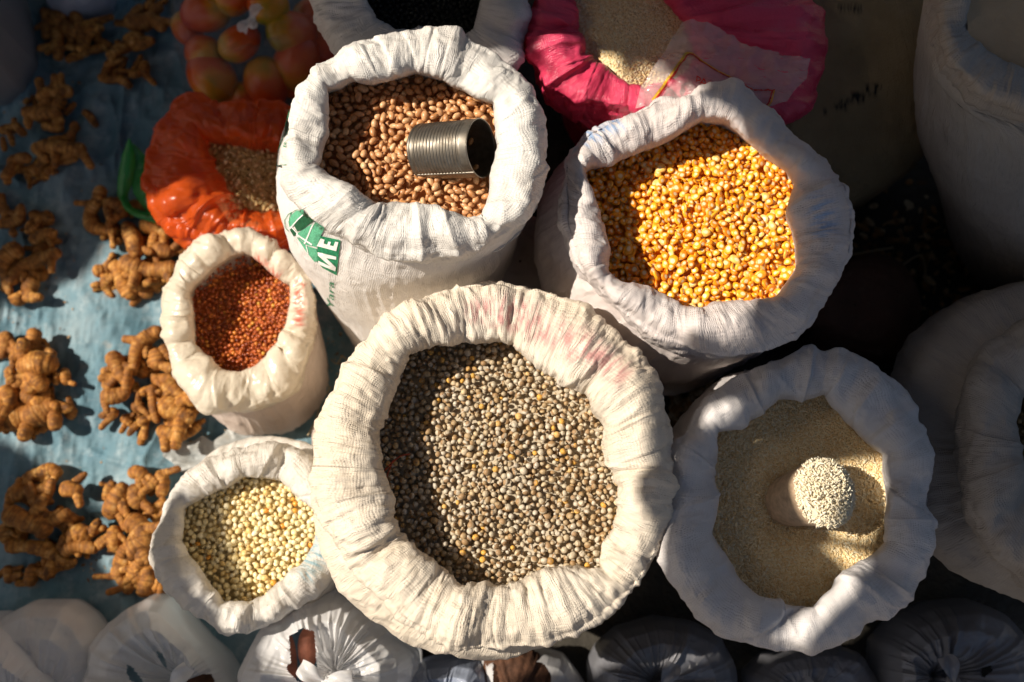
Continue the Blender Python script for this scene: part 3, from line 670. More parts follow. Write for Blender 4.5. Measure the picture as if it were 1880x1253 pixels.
pn_in = [(601,171),(627,167),(651,153),(687,160),(719,150),(763,136),(787,145),(815,148),(839,167),(879,185),(905,195),(909,239),(915,275),(905,319),(899,359),(889,409),(855,411),(823,395),(799,385),(759,381),(719,379),(695,385),(663,367),(627,343),(578,317),(588,295),(600,247),(603,203)]
pn_out = [(787,58),(839,66),(891,88),(931,120),(967,168),(990,223),(998,271),(994,319),(986,359),(962,399),(919,431),(863,451),(811,465),(759,469),(719,463),(663,443),(615,423),(576,403),(552,379),(538,351),(530,299),(530,255),(536,199),(556,160),(600,112),(639,90),(699,74),(743,66)]
pnt = sack('grain_sack', 'tall bright white sack with green print, full of pinkish tan peanuts', 'sack', pn_in, pn_out, 0.52, 0.60, 0.575,
           [(743, 300, 0.47, 0.185), (741, 325, 0.41, 0.197), (752, 420, 0.25, 0.185), (768, 520, 0.10, 0.16)], (778, 575, 0.135), M['white'], M['whitebody'], seed=3, nf=34, amp=0.0055, fine=0.0005, hem=0.07, bodywr=0.8)
cn_in = [(1069,318),(1087,307),(1121,305),(1147,292),(1190,277),(1224,262),(1250,245),(1285,227),(1328,230),(1354,249),(1380,270),(1414,296),(1444,318),(1459,344),(1451,370),(1445,404),(1453,426),(1461,456),(1462,499),(1444,525),(1423,555),(1392,561),(1345,563),(1306,568),(1285,579),(1250,568),(1220,553),(1198,538),(1164,527),(1130,523),(1112,503),(1117,460),(1104,426),(1091,387),(1078,352)]
cn_out = [(1304,156),(1352,160),(1379,182),(1420,220),(1465,261),(1513,309),(1544,357),(1558,395),(1557,421),(1548,473),(1530,525),(1511,564),(1483,589),(1436,624),(1384,645),(1328,650),(1263,637),(1207,611),(1155,576),(1112,538),(1074,499),(1054,456),(1041,404),(1041,352),(1043,292),(1069,266),(1112,232),(1155,212),(1207,197),(1250,184)]
corn = sack('grain_sack', 'broad off-white woven sack brimming with bright yellow corn kernels', 'sack', cn_in, cn_out, 0.445, 0.54, 0.515,
            [(1232, 440, 0.36, 0.214), (1222, 480, 0.24, 0.212)], (1212, 560, 0.17), M['corn'], M['cornbody'], seed=4, nf=30, amp=0.005, fine=0.0009, hem=0.065,
            stain=[[(1060, 250), (1130, 215), (1150, 235), (1080, 275)], [(1480, 350), (1530, 370), (1540, 430), (1490, 440)]])
rc_in = [(1313,793),(1357,785),(1389,762),(1425,735),(1472,733),(1514,725),(1524,746),(1555,780),(1587,806),(1623,832),(1623,892),(1627,955),(1628,1001),(1592,1022),(1561,1043),(1514,1095),(1493,1120),(1462,1120),(1430,1116),(1389,1095),(1362,1067),(1331,1028),(1305,981),(1313,913),(1309,850)]
rc_out = [(1472,636),(1545,647),(1597,668),(1639,709),(1660,762),(1691,829),(1707,913),(1708,1012),(1680,1080),(1628,1132),(1576,1153),(1545,1179),(1493,1197),(1430,1194),(1362,1176),(1300,1137),(1253,1090),(1227,1043),(1216,991),(1219,934),(1232,871),(1248,809),(1282,772),(1305,730),(1336,707),(1415,668)]
rice = sack('grain_sack', 'shaded grey-white sack of white rice with a brown cup of rice standing in it', 'sack', rc_in, rc_out, 0.42, 0.495, 0.472,
            [(1458, 905, 0.34, 0.195), (1440, 900, 0.2, 0.19)], (1430, 900, 0.16), M['rice'], M['rice'], seed=5, nf=26, amp=0.009, fine=0.0002, hem=0.06, big=0.009, crum=0.0012)
rd_in = [(350,540),(356,524),(377,509),(401,488),(423,473),(450,468),(468,473),(486,488),(504,503),(523,520),(535,524),(533,564),(527,600),(510,634),(489,658),(468,679),(447,688),(407,682),(383,661),(359,637),(359,600),(353,570)]
rd_out = [(432,424),(462,430),(498,455),(538,479),(562,506),(571,546),(574,594),(559,652),(541,703),(504,728),(462,749),(410,752),(380,755),(362,740),(341,703),(325,673),(313,631),(301,594),(303,552),(325,488),(356,458),(386,436)]
red = sack('grain_sack', 'small waxy cream sack filled with dark red sorghum grain beside the turmeric', 'sack', rd_in, rd_out, 0.185, 0.245, 0.225,
           [(462, 620, 0.16, 0.126), (482, 670, 0.07, 0.122)], (496, 692, 0.108), M['red'], M['redbody'], seed=6, nf=18, amp=0.004, fine=0.0005, hem=0.05,
           stain=[[(470, 465), (520, 500), (512, 512), (462, 478)], [(540, 510), (560, 520), (556, 600), (540, 600)]], bodystain=[[(560, 560), (590, 560), (570, 640), (556, 640)]])
wc_in = [(340,934),(380,910),(415,893),(449,874),(484,875),(518,882),(549,910),(577,934),(584,975),(577,1003),(553,1041),(518,1069),(491,1093),(463,1106),(411,1106),(387,1076),(373,1055),(346,1024),(335,993),(339,958)]
wc_out = [(290,993),(304,931),(328,896),(373,858),(415,837),(450,822),(505,818),(553,830),(582,858),(596,906),(619,1000),(622,1034),(601,1069),(570,1096),(511,1138),(460,1159),(415,1166),(387,1152),(363,1131),(328,1103),(311,1069),(287,1027)]
wc = sack('grain_sack', 'small soiled white sack filled with pale cream corn at the lower left', 'sack', wc_in, wc_out, 0.235, 0.29, 0.265,
          [(485, 965, 0.20, 0.150), (495, 975, 0.09, 0.145)], (490, 960, 0.13), M['wcorn'], M['wcorn'], seed=7, nf=18, amp=0.005, fine=0.0005, hem=0.045,
          stain=[[(560, 940), (600, 930), (620, 1000), (575, 1070), (545, 1060)]])
pk_in = [(1052,-10),(1062,60),(1072,105),(1108,125),(1142,160),(1180,172),(1240,160),(1280,110),(1252,45),(1215,0),(1170,-50),(1110,-80),(1065,-60)]
pk_out = [(1245,-225),(1380,-180),(1465,-60),(1503,40),(1510,130),(1490,200),(1440,215),(1370,195),(1290,188),(1200,203),(1120,212),(1050,195),(1000,160),(980,105),(982,20),(1010,-80),(1100,-190)]
pink = sack('grain_sack', 'glossy hot pink sack of rice behind the yellow corn sack', 'sack', pk_in, pk_out, 0.40, 0.475, 0.44,
            [(1236, 70, 0.36, 0.222), (1222, 110, 0.22, 0.20)], (1200, 200, 0.17), M['pink'], M['pink'], seed=8, nf=26, amp=0.010, fine=0.0008, hem=0.06, big=0.010)
bk_in = [(668,-30),(672,10),(690,42),(730,62),(780,60),(845,75),(872,60),(882,0),(875,-80),(840,-150),(760,-170),(700,-130)]
bk_out = [(572,-30),(590,40),(625,105),(690,150),(780,170),(880,160),(945,110),(965,30),(955,-80),(900,-190),(780,-240),(660,-200),(590,-120)]
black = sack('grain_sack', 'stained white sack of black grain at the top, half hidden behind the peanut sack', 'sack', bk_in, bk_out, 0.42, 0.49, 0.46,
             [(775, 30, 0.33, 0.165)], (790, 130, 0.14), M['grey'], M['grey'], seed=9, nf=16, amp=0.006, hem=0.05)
rs_in = [(1868,840),(1862,780),(1872,720),(1910,690),(1980,680),(2060,700),(2120,780),(2130,880),(2090,960),(2000,1000),(1920,980),(1880,920)]
rs_out = [(1778,790),(1785,700),(1815,640),(1880,590),(1990,570),(2120,600),(2210,700),(2240,850),(2200,980),(2100,1080),(1980,1110),(1900,1085),(1830,1020),(1792,940)]
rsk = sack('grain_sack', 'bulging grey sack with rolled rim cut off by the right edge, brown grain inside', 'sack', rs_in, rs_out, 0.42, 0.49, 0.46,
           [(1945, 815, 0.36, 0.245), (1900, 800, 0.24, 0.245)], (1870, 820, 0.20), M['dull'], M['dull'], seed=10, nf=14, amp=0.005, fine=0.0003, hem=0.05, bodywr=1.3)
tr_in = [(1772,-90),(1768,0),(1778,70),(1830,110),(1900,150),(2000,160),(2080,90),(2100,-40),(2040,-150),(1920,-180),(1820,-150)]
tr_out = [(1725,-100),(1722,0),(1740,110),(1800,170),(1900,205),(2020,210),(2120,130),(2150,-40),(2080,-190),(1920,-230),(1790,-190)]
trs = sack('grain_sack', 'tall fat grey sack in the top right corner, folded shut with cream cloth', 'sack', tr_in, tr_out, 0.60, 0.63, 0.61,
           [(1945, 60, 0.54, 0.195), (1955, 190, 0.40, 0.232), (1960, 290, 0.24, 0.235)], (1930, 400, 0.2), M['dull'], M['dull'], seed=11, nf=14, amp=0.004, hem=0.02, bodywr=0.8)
def lump_sack(name, label, levels, mat, seed, wr=1.0, bodystain=None):
    """a closed, full sack: levels of (px, py, z, radius m)"""
    K = 360; th = np.linspace(-math.pi, math.pi, K, endpoint=False); lv = []
    sq = 1 + 0.05 * np.cos(3 * th + seed) + 0.06 * np.cos(2 * th + 2 * seed)
    for (px, py, z, r) in levels: w_ = U(px, py, z); lv.append(np.concatenate([w_, r * sq]))
    B = cr(np.array(lv), 90); ct, st = np.cos(th)[None], np.sin(th)[None]
    G = np.stack([B[:, 0:1] + ct * B[:, 3:], B[:, 1:2] + st * B[:, 3:], np.maximum(B[:, 2:3], 0.006) + 0 * B[:, 3:]], -1)
    n = -normals(G); D = wr * (0.012 * fbm(G * 7 + seed, 2) + 0.003 * ridge(G * np.array([16, 16, 40]) + seed, 2) + 0.001 * ridge(G * 60, 1))
    D *= np.clip(np.linspace(0, 1, 90) * 10, 0, 1)[:, None]; G = G + n * D[..., None]; G[..., 2] = np.maximum(G[..., 2], 0.006)
    sv = np.zeros(90 * K, np.float32)
    if bodystain:
        pp = P(G.reshape(-1, 3))
        for s in bodystain: sv = np.maximum(sv, inside(pp, s).astype(np.float32))
    uv = np.stack([(th[None] * 0.18) + 0 * B[:, 2:3], np.linspace(0, 0.6, 90)[:, None] + 0 * th[None]], -1).reshape(-1, 2)
    o = mesh_obj(name, G.reshape(-1, 3), grid_faces(90, K), mat, uv=uv, attrs={'stain': sv}); return tag(o, label, 'sack')
lump_sack('closed_sack', 'huge olive brown jute sack with dark stains behind the pink sack', [(1560, -160, 0.40, 0.002), (1560, -150, 0.40, 0.1), (1550, -20, 0.36, 0.19), (1530, 130, 0.26, 0.215), (1500, 200, 0.1, 0.20), (1490, 220, 0.01, 0.18)], M['olive'], 2,
          bodystain=[[(1530, 190), (1570, 172), (1610, 150), (1622, 158), (1600, 180), (1560, 195), (1535, 208)], [(1500, 207), (1520, 205), (1515, 214)], [(1535, 12), (1600, 2), (1600, 12), (1545, 25)]])
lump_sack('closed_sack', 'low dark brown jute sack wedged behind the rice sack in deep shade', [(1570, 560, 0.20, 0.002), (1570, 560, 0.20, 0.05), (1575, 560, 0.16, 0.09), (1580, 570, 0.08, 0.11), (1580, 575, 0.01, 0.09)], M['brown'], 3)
lump_sack('closed_sack', 'pale sunlit sack body tucked between the peanut sack and the yellow corn sack', [(955, 480, 0.27, 0.002), (955, 480, 0.27, 0.06), (955, 490, 0.22, 0.095), (950, 510, 0.1, 0.10), (950, 520, 0.01, 0.085)], M['corn'], 4)
lump_sack('closed_sack', 'pale knotted sack corner poking out between the small white corn sack and largest pea sack', [(600, 770, 0.13, 0.002), (600, 775, 0.13, 0.015), (612, 800, 0.09, 0.04), (640, 830, 0.04, 0.06), (640, 840, 0.01, 0.05)], M['redbody'], 5, wr=0.4)
# cream cloth folded over the opening of the tall sack
th = trs['th'][::4]; rr_ = np.linspace(0.01, 1.0, 40)[:, None] * (trs['ri'] + 0.012)[None, ::4]
X = trs['c'][0] + np.cos(th)[None] * rr_; Y = trs['c'][1] + np.sin(th)[None] * rr_
Z = 0.605 + 0.02 * (1 - (rr_ / rr_.max()) ** 2) + 0.010 * ridge(np.stack([X * 9 + Y * 4, Y * 5, 0 * X], -1), 2)
tag(mesh_obj('cotton_cloth', np.stack([X, Y, Z], -1).reshape(-1, 3), grid_faces(40, len(th)), M['cream']), 'cream cotton cloth covering the mouth of the tall grey corner sack', 'cloth')

# ---- grain heaps ---------------------------------------------------------
GM = {}
GM['pea'] = grain_mat('pigeon_pea', [(0.0, (0.38, 0.25, 0.12)), (0.2, (0.47, 0.36, 0.22)), (0.5, (0.52, 0.44, 0.32)), (0.85, (0.57, 0.50, 0.40)), (0.95, (0.58, 0.42, 0.22)), (0.985, (0.70, 0.38, 0.07)), (1.0, (0.70, 0.38, 0.08))], 0.55, spot=(0.30, 0.17, 0.07), kind='pea')
GM['corn'] = grain_mat('yellow_corn', [(0.0, (0.80, 0.24, 0.006)), (0.3, (0.92, 0.33, 0.008)), (0.6, (0.95, 0.40, 0.010)), (0.88, (0.95, 0.47, 0.03)), (1.0, (0.90, 0.60, 0.20))], 0.42, spot=(0.84, 0.72, 0.46), kind='corn', spec=0.5)
GM['bean'] = grain_mat('peanut_kernel', [(0.0, (0.42, 0.17, 0.05)), (0.3, (0.54, 0.24, 0.08)), (0.65, (0.63, 0.31, 0.13)), (0.9, (0.70, 0.40, 0.19)), (1.0, (0.74, 0.48, 0.25))], 0.38, spot=(0.64, 0.45, 0.30), kind='bean', spec=0.5)
GM['wcorn'] = grain_mat('white_corn', [(0.0, (0.78, 0.54, 0.20)), (0.2, (0.88, 0.70, 0.34)), (0.6, (0.92, 0.78, 0.45)), (0.955, (0.90, 0.80, 0.55)), (0.97, (0.8, 0.42, 0.05)), (1.0, (0.78, 0.30, 0.04))], 0.4, spec=0.5)
GM['red'] = grain_mat('red_sorghum', [(0.0, (0.22, 0.035, 0.008)), (0.4, (0.42, 0.085, 0.014)), (0.8, (0.58, 0.15, 0.022)), (0.96, (0.66, 0.23, 0.03)), (1.0, (0.72, 0.38, 0.05))], 0.3, spec=0.6)
GM['rice'] = grain_mat('white_rice', [(0.0, (0.76, 0.52, 0.23)), (0.4, (0.87, 0.67, 0.37)), (0.8, (0.90, 0.76, 0.48)), (1.0, (0.90, 0.82, 0.62))], 0.45)
GM['rice2'] = grain_mat('heaped_rice', [(0.0, (0.80, 0.68, 0.46)), (0.5, (0.88, 0.78, 0.58)), (1.0, (0.90, 0.84, 0.68))], 0.45)
GM['chip'] = grain_mat('brown_chips', [(0.0, (0.14, 0.07, 0.02)), (0.15, (0.52, 0.33, 0.11)), (0.6, (0.74, 0.53, 0.24)), (1.0, (0.82, 0.66, 0.40))], 0.6)
GM['black'] = grain_mat('black_grain', [(0.0, (0.006, 0.007, 0.006)), (1.0, (0.022, 0.024, 0.018))], 0.5)
GM['brown'] = grain_mat('brown_grain', [(0.0, (0.10, 0.06, 0.02)), (1.0, (0.26, 0.17, 0.07))], 0.5)
heap('pigeon_peas', 'grey and tan round pigeon peas heaped in the big middle sack', 'peas', pea, GM['pea'], 0.0081, sh_pea, 11, lambda x, y: 0.012 - 0.35 * (x * x + y * y) + 0.004 * math.sin(x * 31 + 1) * math.cos(y * 27), sub=2, sz=0.32)
heap('corn_kernels', 'bright yellow corn kernels with cream tips heaped in the broad off-white sack', 'corn', corn, GM['corn'], 0.0128, sh_corn, 12, lambda x, y: 0.020 - 0.7 * (x * x + y * y) + 0.005 * math.sin(x * 25 + 1) * math.cos(y * 21), flat=0.6, sub=2, sz=0.3, dd=0.0088, layers=2.2)
TC = U(835, 275, 0.55)
heap('peanut_kernels', 'pinkish tan shelled peanuts heaped round the tin can', 'peanuts', pnt, GM['bean'], 0.0094, sh_bean, 13, lambda x, y: 0.014 - 0.5 * (x * x + y * y) + 0.004 * math.sin(x * 33) * math.cos(y * 29), flat=0.45, sub=2, sz=0.25, dd=0.0100, layers=2.2,
     avoid=lambda x, y: abs(x - TC[0]) < 0.035 and abs(y - TC[1]) < 0.02)
heap('white_corn_kernels', 'pale cream corn kernels with a few orange ones in the small soiled sack', 'corn', wc, GM['wcorn'], 0.0096, sh_wcorn, 14, lambda x, y: 0.014 - 0.6 * (x * x + y * y), flat=0.9, sub=2, sz=0.2, dd=0.0078, layers=2.2)
heap('sorghum_grain', 'small dark red sorghum grains sunk in the waxy cream sack', 'grain', red, GM['red'], 0.0070, sh_pea, 15, lambda x, y: -0.006 + 0.02 * math.tanh((x * 0.8 - y) * 16) * 0.6 + 0.5 * (x * x + y * y), sub=1, sz=0.2)
PIT = U(1462, 930, 0.43)
def rice_h(x, y):
    dx = x + rice['c'][0] - PIT[0]; dy = y + rice['c'][1] - PIT[1]
    return 0.012 - 0.5 * (x * x + y * y) + 0.004 * math.sin(x * 30 + 2) * math.cos(y * 26) - 0.038 * math.exp(-(dx * dx + dy * dy) / 0.0020)
heap('rice_grains', 'white rice lying level in the shaded grey-white sack around the brown cup', 'rice', rice, GM['rice'], 0.0088, sh_rice, 16, rice_h, flat=0.35, sub=1, rice=True, nrice=24000, sz=0.2)
heap('rice_grains', 'rice in the hot pink sack, mostly in shade with one sunlit patch', 'rice', pink, GM['rice'], 0.0085, sh_rice, 17, lambda x, y: 0.03 - 0.6 * (x * x + y * y) + 0.02 * math.exp(-((x + 0.02) ** 2 + (y + 0.10) ** 2) / 0.003), flat=0.35, sub=1, rice=True, nrice=17000, sz=0.2)
heap('black_grain', 'black fine grain in the stained sack at the top', 'grain', black, GM['black'], 0.0075, sh_pea, 18, lambda x, y: 0.0, sub=1)
heap('brown_grain', 'brown grain inside the bulging grey sack at the right edge', 'grain', rsk, GM['brown'], 0.0085, sh_pea, 19, lambda x, y: 0.0, sub=1)

# ---- tin can lying in the peanuts -----------------------------------------
def metal_mat():
    m, t, b = nodes('dull_tinplate')
    tc = N(t, 'ShaderNodeTexCoord'); n = N(t, 'ShaderNodeTexNoise', i_Scale=60.0, i_Detail=5.0, i_Roughness=0.7); L(t, tc.outputs['Object'], n.inputs['Vector'])
    L(t, ramp(t, n.outputs[0], [(0.3, (0.15, 0.125, 0.095)), (0.7, (0.30, 0.275, 0.235))]), b.inputs['Base Color']); b.inputs['Metallic'].default_value = 0.9
    L(t, ramp(t, n.outputs[0], [(0.3, (0.5, 0.5, 0.5)), (0.7, (0.32, 0.32, 0.32))]), b.inputs['Roughness']); return m
M['tin'] = metal_mat()
def can(mouth_px, zm, el, az, rad, ln):
    mo = U(*mouth_px, zm); ax = np.array([math.cos(el) * math.cos(az), math.cos(el) * math.sin(az), math.sin(el)])
    root = thing('tin_can', tuple(mo - ax * ln), 'ribbed dull metal tin can lying tilted in the peanuts, mouth to the right', 'can')
    side = np.cross(ax, [0, 0, 1.0]); side /= np.linalg.norm(side); upv = np.cross(side, ax)
    a = np.linspace(0, 2 * math.pi, 64, endpoint=False)
    def ring(s, r): return (mo - ax * ln * (1 - s))[None] + r * (np.cos(a)[:, None] * side[None] + np.sin(a)[:, None] * upv[None])
    prof = []
    for s in np.linspace(0, 1, 130):
        rib = 0.0007 * math.cos(s * ln / 0.0052 * 2 * math.pi) if 0.10 < s < 0.86 else 0
        r = rad * (0.975 + 0.025 * s) + rib + (0.0012 if s > 0.985 else 0) + (0.0012 if 0.015 < s < 0.04 else 0)
        prof.append((s, r))
    G = np.array([ring(s, r) for s, r in prof] + [ring(1.0, rad - 0.0006), ring(0.985, rad - 0.0012)] + [ring(s, rad * (0.965 + 0.02 * s)) for s in np.linspace(0.95, 0.03, 20)])
    dent = 0.0016 * vn(G * 38 + 3); G = G + dent[..., None] * upv
    mesh_obj('wall', G.reshape(-1, 3), grid_faces(len(G), 64), M['tin'], root)
    Vb = [ring(0.02, r) for r in (rad * 0.965, rad * 0.85, rad * 0.8, 0.0005)]; Vb[2] = Vb[2] + ax * 0.002
    mesh_obj('end_disc', np.array(Vb).reshape(-1, 3), grid_faces(4, 64), M['tin'], root)
    sa = 0.15; ss = np.linspace(0.04, 0.99, 30); seam = []
    for s in ss:
        for da in (-0.03, -0.02, 0.02, 0.03):
            an = sa + da; r = rad * (0.975 + 0.025 * s) + (0.0013 if abs(da) < 0.025 else -0.0003)
            seam.append(mo - ax * ln * (1 - s) + r * (math.cos(an) * side + math.sin(an) * upv))
    mesh_obj('seam', np.array(seam), grid_faces(30, 4, False), M['tin'], root)
can((884, 272), 0.575, math.radians(27), math.radians(-9), 0.0395, 0.098)

# ---- brown cup standing in the rice -----------------------------------------
cupm = flat_mat('brown_fibre_cup', (0.55, 0.39, 0.25), rough=0.7, nz=0.25, scale=90, bump=0.4)
mo = U(1514, 905, 0.49); bo = U(1438, 922, 0.400)
ax = mo - bo; ln = np.linalg.norm(ax); ax /= ln; side = np.cross(ax, [0, 1.0, 0]); side /= np.linalg.norm(side); up2 = np.cross(side, ax)
root = thing('rice_cup', tuple(bo), 'brown tapered cup heaped with white rice, standing tilted in the rice sack', 'cup')
a = np.linspace(0, 2 * math.pi, 56, endpoint=False)
sp = np.array([0.0 + 0.014 * max(0, math.cos(x - math.pi)) ** 6 for x in a])
def ring(s, r, bot=0): return (bo + ax * ln * s)[None] + (r + bot * sp)[:, None] * (np.cos(a)[:, None] * side[None] + np.sin(a)[:, None] * up2[None])
# bulge the back edge on the side away from the mouth (a pointed base seam)
tb = np.array([bo + ax * ln * 0 + 0 * ax]); 
G = [ring(s, np.full(56, 0.034 + 0.0115 * s), (1 - s)) for s in np.linspace(0, 1, 24)] + [ring(1.0, np.full(56, 0.0438)), ring(0.9, np.full(56, 0.0425))] + [ring(s, np.full(56, 0.0315 + 0.0115 * s)) for s in np.linspace(0.8, 0.05, 8)] + [ring(0.04, np.full(56, 0.001))]
mesh_obj('cup_wall', np.array(G).reshape(-1, 3), grid_faces(len(G), 56), cupm, root)
mesh_obj('cup_base', np.array([ring(0.0, np.full(56, 0.034), 1), ring(0.0, np.full(56, 0.001))]).reshape(-1, 3), grid_faces(2, 56), cupm, root)
rs = np.random.RandomState(21); n = 2600; bv, bf = ico(1); sv = sh_rice(bv)
rr = np.sqrt(rs.uniform(size=n)) * 0.0475; an = rs.uniform(0, 6.2832, n); hgt = 0.027 * (np.clip(1 - (rr / 0.050) ** 2, 0, 1) ** 0.7) * (1 + 0.12 * np.sin(an * 3 + 1) * rr / 0.04 + 0.10 * rs.normal(size=n)) - rs.uniform(0, 0.006, n) + np.maximum(0, rs.normal(0, 0.0012, n))
pos = mo[None] + ax[None] * (hgt[:, None] - 0.004) + rr[:, None] * (np.cos(an)[:, None] * side[None] + np.sin(an)[:, None] * up2[None])
V = np.einsum('nij,nkj->nki', rots(rs, n), sv[None] * 0.0038 * (1 + rs.normal(0, 0.1, (n, 1, 1)))) + pos[:, None]
F = bf[None] + (np.arange(n) * len(bv))[:, None, None]
rr_ = np.linspace(0.0005, 0.044, 16); Vd = np.array([mo + ax * (0.022 * math.sqrt(max(0, 1 - (r / 0.049) ** 2)) - 0.006) + 0 * ax for r in rr_])
Gd = np.array([Vd[i][None] + rr_[i] * (np.cos(a)[:, None] * side[None] + np.sin(a)[:, None] * up2[None]) for i in range(16)]).reshape(-1, 3)
F0 = grid_faces(16, 56); T0 = np.concatenate([F0[:, [0, 1, 2]], F0[:, [0, 2, 3]]])
o = mesh_obj('heaped_rice', np.concatenate([V.reshape(-1, 3), Gd]), np.concatenate([F.reshape(-1, 3), T0 + n * len(bv)]), GM['rice2'], attrs={'rnd': np.concatenate([np.repeat(rs.uniform(size=n), len(bv)), np.full(len(Gd), 0.4)]), 'loc': np.concatenate([np.tile(bv, (n, 1)), np.zeros((len(Gd), 3))])})
tag(o, 'round mound of white rice heaped above the brown cup', 'rice', kind='stuff')

# ---- orange bag of chips, green strip ----------------------------------------
og_in = [(378,249),(392,256),(425,263),(473,270),(509,275),(540,300),(555,350),(545,400),(500,400),(460,396),(428,390),(418,363),(405,332),(390,304),(380,280)]
og_out = [(339,174),(366,178),(401,193),(449,189),(509,192),(570,215),(610,300),(600,390),(560,430),(520,448),(495,458),(440,452),(378,446),(350,428),(318,423),(304,405),(289,380),(274,350),(258,326),(268,300),(272,278),(289,245),(306,208),(318,186)]
org = sack('plastic_bag', 'shiny orange plastic bag rolled open around brown chips, left of the peanut sack', 'plastic bag', og_in, og_out, 0.15, 0.20, 0.175,
           [(440, 340, 0.10, 0.150)], (450, 350, 0.13), M['orange'], M['orange'], seed=12, nf=20, amp=0.012, fine=0.0002, hem=0.03, big=0.007, crum=0.0030, edge=0.9, bodywr=0.8,
           prof=[(0.25, -0.8), (0.05, -0.3), (0.0, 0.1), (0.10, 0.55), (0.3, 0.9), (0.5, 1.0), (0.66, 0.8), (0.85, 0.55)])
heap('dried_chips', 'coarse brown dried chips inside the orange plastic bag', 'chips', org, GM['chip'], 0.0085, sh_chip, 20, lambda x, y: 0.005, sub=1, sz=0.5, layers=1.8)
def ribbon(pts, wds, n=60, curl=0.0):
    c = smooth_path(pts, n); T = np.gradient(c, axis=0); T /= np.linalg.norm(T, axis=1, keepdims=True) + 1e-9
    s = np.cross(T, [0, 0, 1.0]); s /= np.linalg.norm(s, axis=1, keepdims=True) + 1e-9
    w_ = np.interp(np.linspace(0, 1, n), np.linspace(0, 1, len(wds)), wds)
    ks = np.linspace(-1, 1, 9); G = c[:, None] + s[:, None] * (w_[:, None] * ks[None])[..., None]
    G[..., 2] += curl * w_[:, None] * (1 - ks[None] ** 2) + 0.0012 * vn(G * 90)
    return G.reshape(-1, 3), grid_faces(n, 9, False)
g1 = ribbon([U(238, 256, 0.09), U(236, 290, 0.07), U(230, 330, 0.05), U(226, 360, 0.045), U(236, 382, 0.05), U(262, 395, 0.055), U(310, 403, 0.06)], [0.002, 0.014, 0.016, 0.010, 0.007, 0.009, 0.012], curl=0.6)
root = thing('plastic_strip', tuple(U(235, 330, 0)), 'bright green plastic bag handle sticking out beside the orange bag', 'bag handle')
mesh_obj('strip', *g1, M['green'], root)
g2 = ribbon([U(243, 265, 0.08), U(258, 305, 0.05), U(272, 345, 0.045), U(290, 385, 0.04)], [0.003, 0.022, 0.030, 0.02], curl=0.3)
mesh_obj('back_fold', *g2, M['green'], root)

# ---- fruit in a clear tied bag --------------------------------------------------
def fruit_mat():
    m, t, b = nodes('ripe_mango_skin')
    tc = N(t, 'ShaderNodeTexCoord'); g = N(t, 'ShaderNodeSeparateXYZ'); L(t, tc.outputs['Generated'], g.inputs[0])
    n = N(t, 'ShaderNodeTexNoise', i_Scale=2.5, i_Detail=3.0); L(t, tc.outputs['Generated'], n.inputs['Vector'])
    f = mth(t, 'ADD', mth(t, 'MULTIPLY', g.outputs[0], 0.6), mth(t, 'MULTIPLY', n.outputs[0], 0.5))
    L(t, ramp(t, f, [(0.25, (0.42, 0.025, 0.008)), (0.5, (0.60, 0.09, 0.006)), (0.68, (0.62, 0.24, 0.01)), (0.85, (0.28, 0.24, 0.02))]), b.inputs['Base Color'])
    b.inputs['Roughness'].default_value = 0.35; return m
fm = fruit_mat(); v3, f3 = ico(4)
fruits = [(345, 55, 0.05, 26, 'yellow mango at the left edge of the clear bag'), (375, 100, 0.07, 32, 'orange mango above the biggest red one in the clear bag'), (388, 140, 0.06, 40, 'biggest red mango with a yellow side, bottom left of the clear bag'),
          (380, 20, 0.10, 36, 'reddish mango under the upper left film of the clear bag'), (440, 80, 0.10, 30, 'orange mango right below the knot of the clear bag'), (490, 155, 0.05, 38, 'red mango at the bottom middle of the clear bag'),
          (450, 185, 0.03, 26, 'yellow mango showing above the orange bag edge'), (545, 115, 0.06, 40, 'long red mango near the rim of the peanut sack'), (535, 60, 0.09, 36, 'yellow-bottomed mango on the right side of the clear bag'),
          (590, 90, 0.04, 30, 'dark orange mango against the stained white sack'), (430, -10, 0.12, 34, 'pinkish mango above the knot at the frame top'), (490, 5, 0.12, 34, 'orange mango right of the knot at the frame top'), (575, 30, 0.06, 30, 'dim mango at the far right of the clear bag'), (545, 150, 0.03, 30, 'half hidden mango lowest beside the peanut sack')]
for i, (px, py, z, r, d) in enumerate(fruits):
    rs = np.random.RandomState(60 + i); r = r * 0.00122
    V = v3 * np.array([1.18, 0.92, 0.88]) * r * (1 + 0.04 * vn(v3 * 1.4 + i * 3))[:, None]
    V[:, 0] += 0.12 * r * v3[:, 1] ** 2
    o = mesh_obj('mango', V, f3, fm); o.location = U(px, py, z + 0.02); o.rotation_euler = (rs.uniform(-.5, .5), rs.uniform(-.6, .6), rs.uniform(0, 6.28))
    tag(o, d, 'fruit', 'mangoes in the clear plastic bag')
dome_bag('plastic_bag', 'clear plastic bag of orange and yellow mangoes, tied in a knot at the top', [(315,55),(325,100),(345,150),(380,185),(450,200),(530,195),(590,170),(625,110),(620,30),(590,-60),(500,-120),(400,-100),(335,-30)], (462, 42), 0.155, 0.185, M['clear'], 31, kmat=M['film'], ears=(0.9, 4.3), esz=0.75, npl=60, pamp=0.010, zedge=0.05, shoulder=0.7)

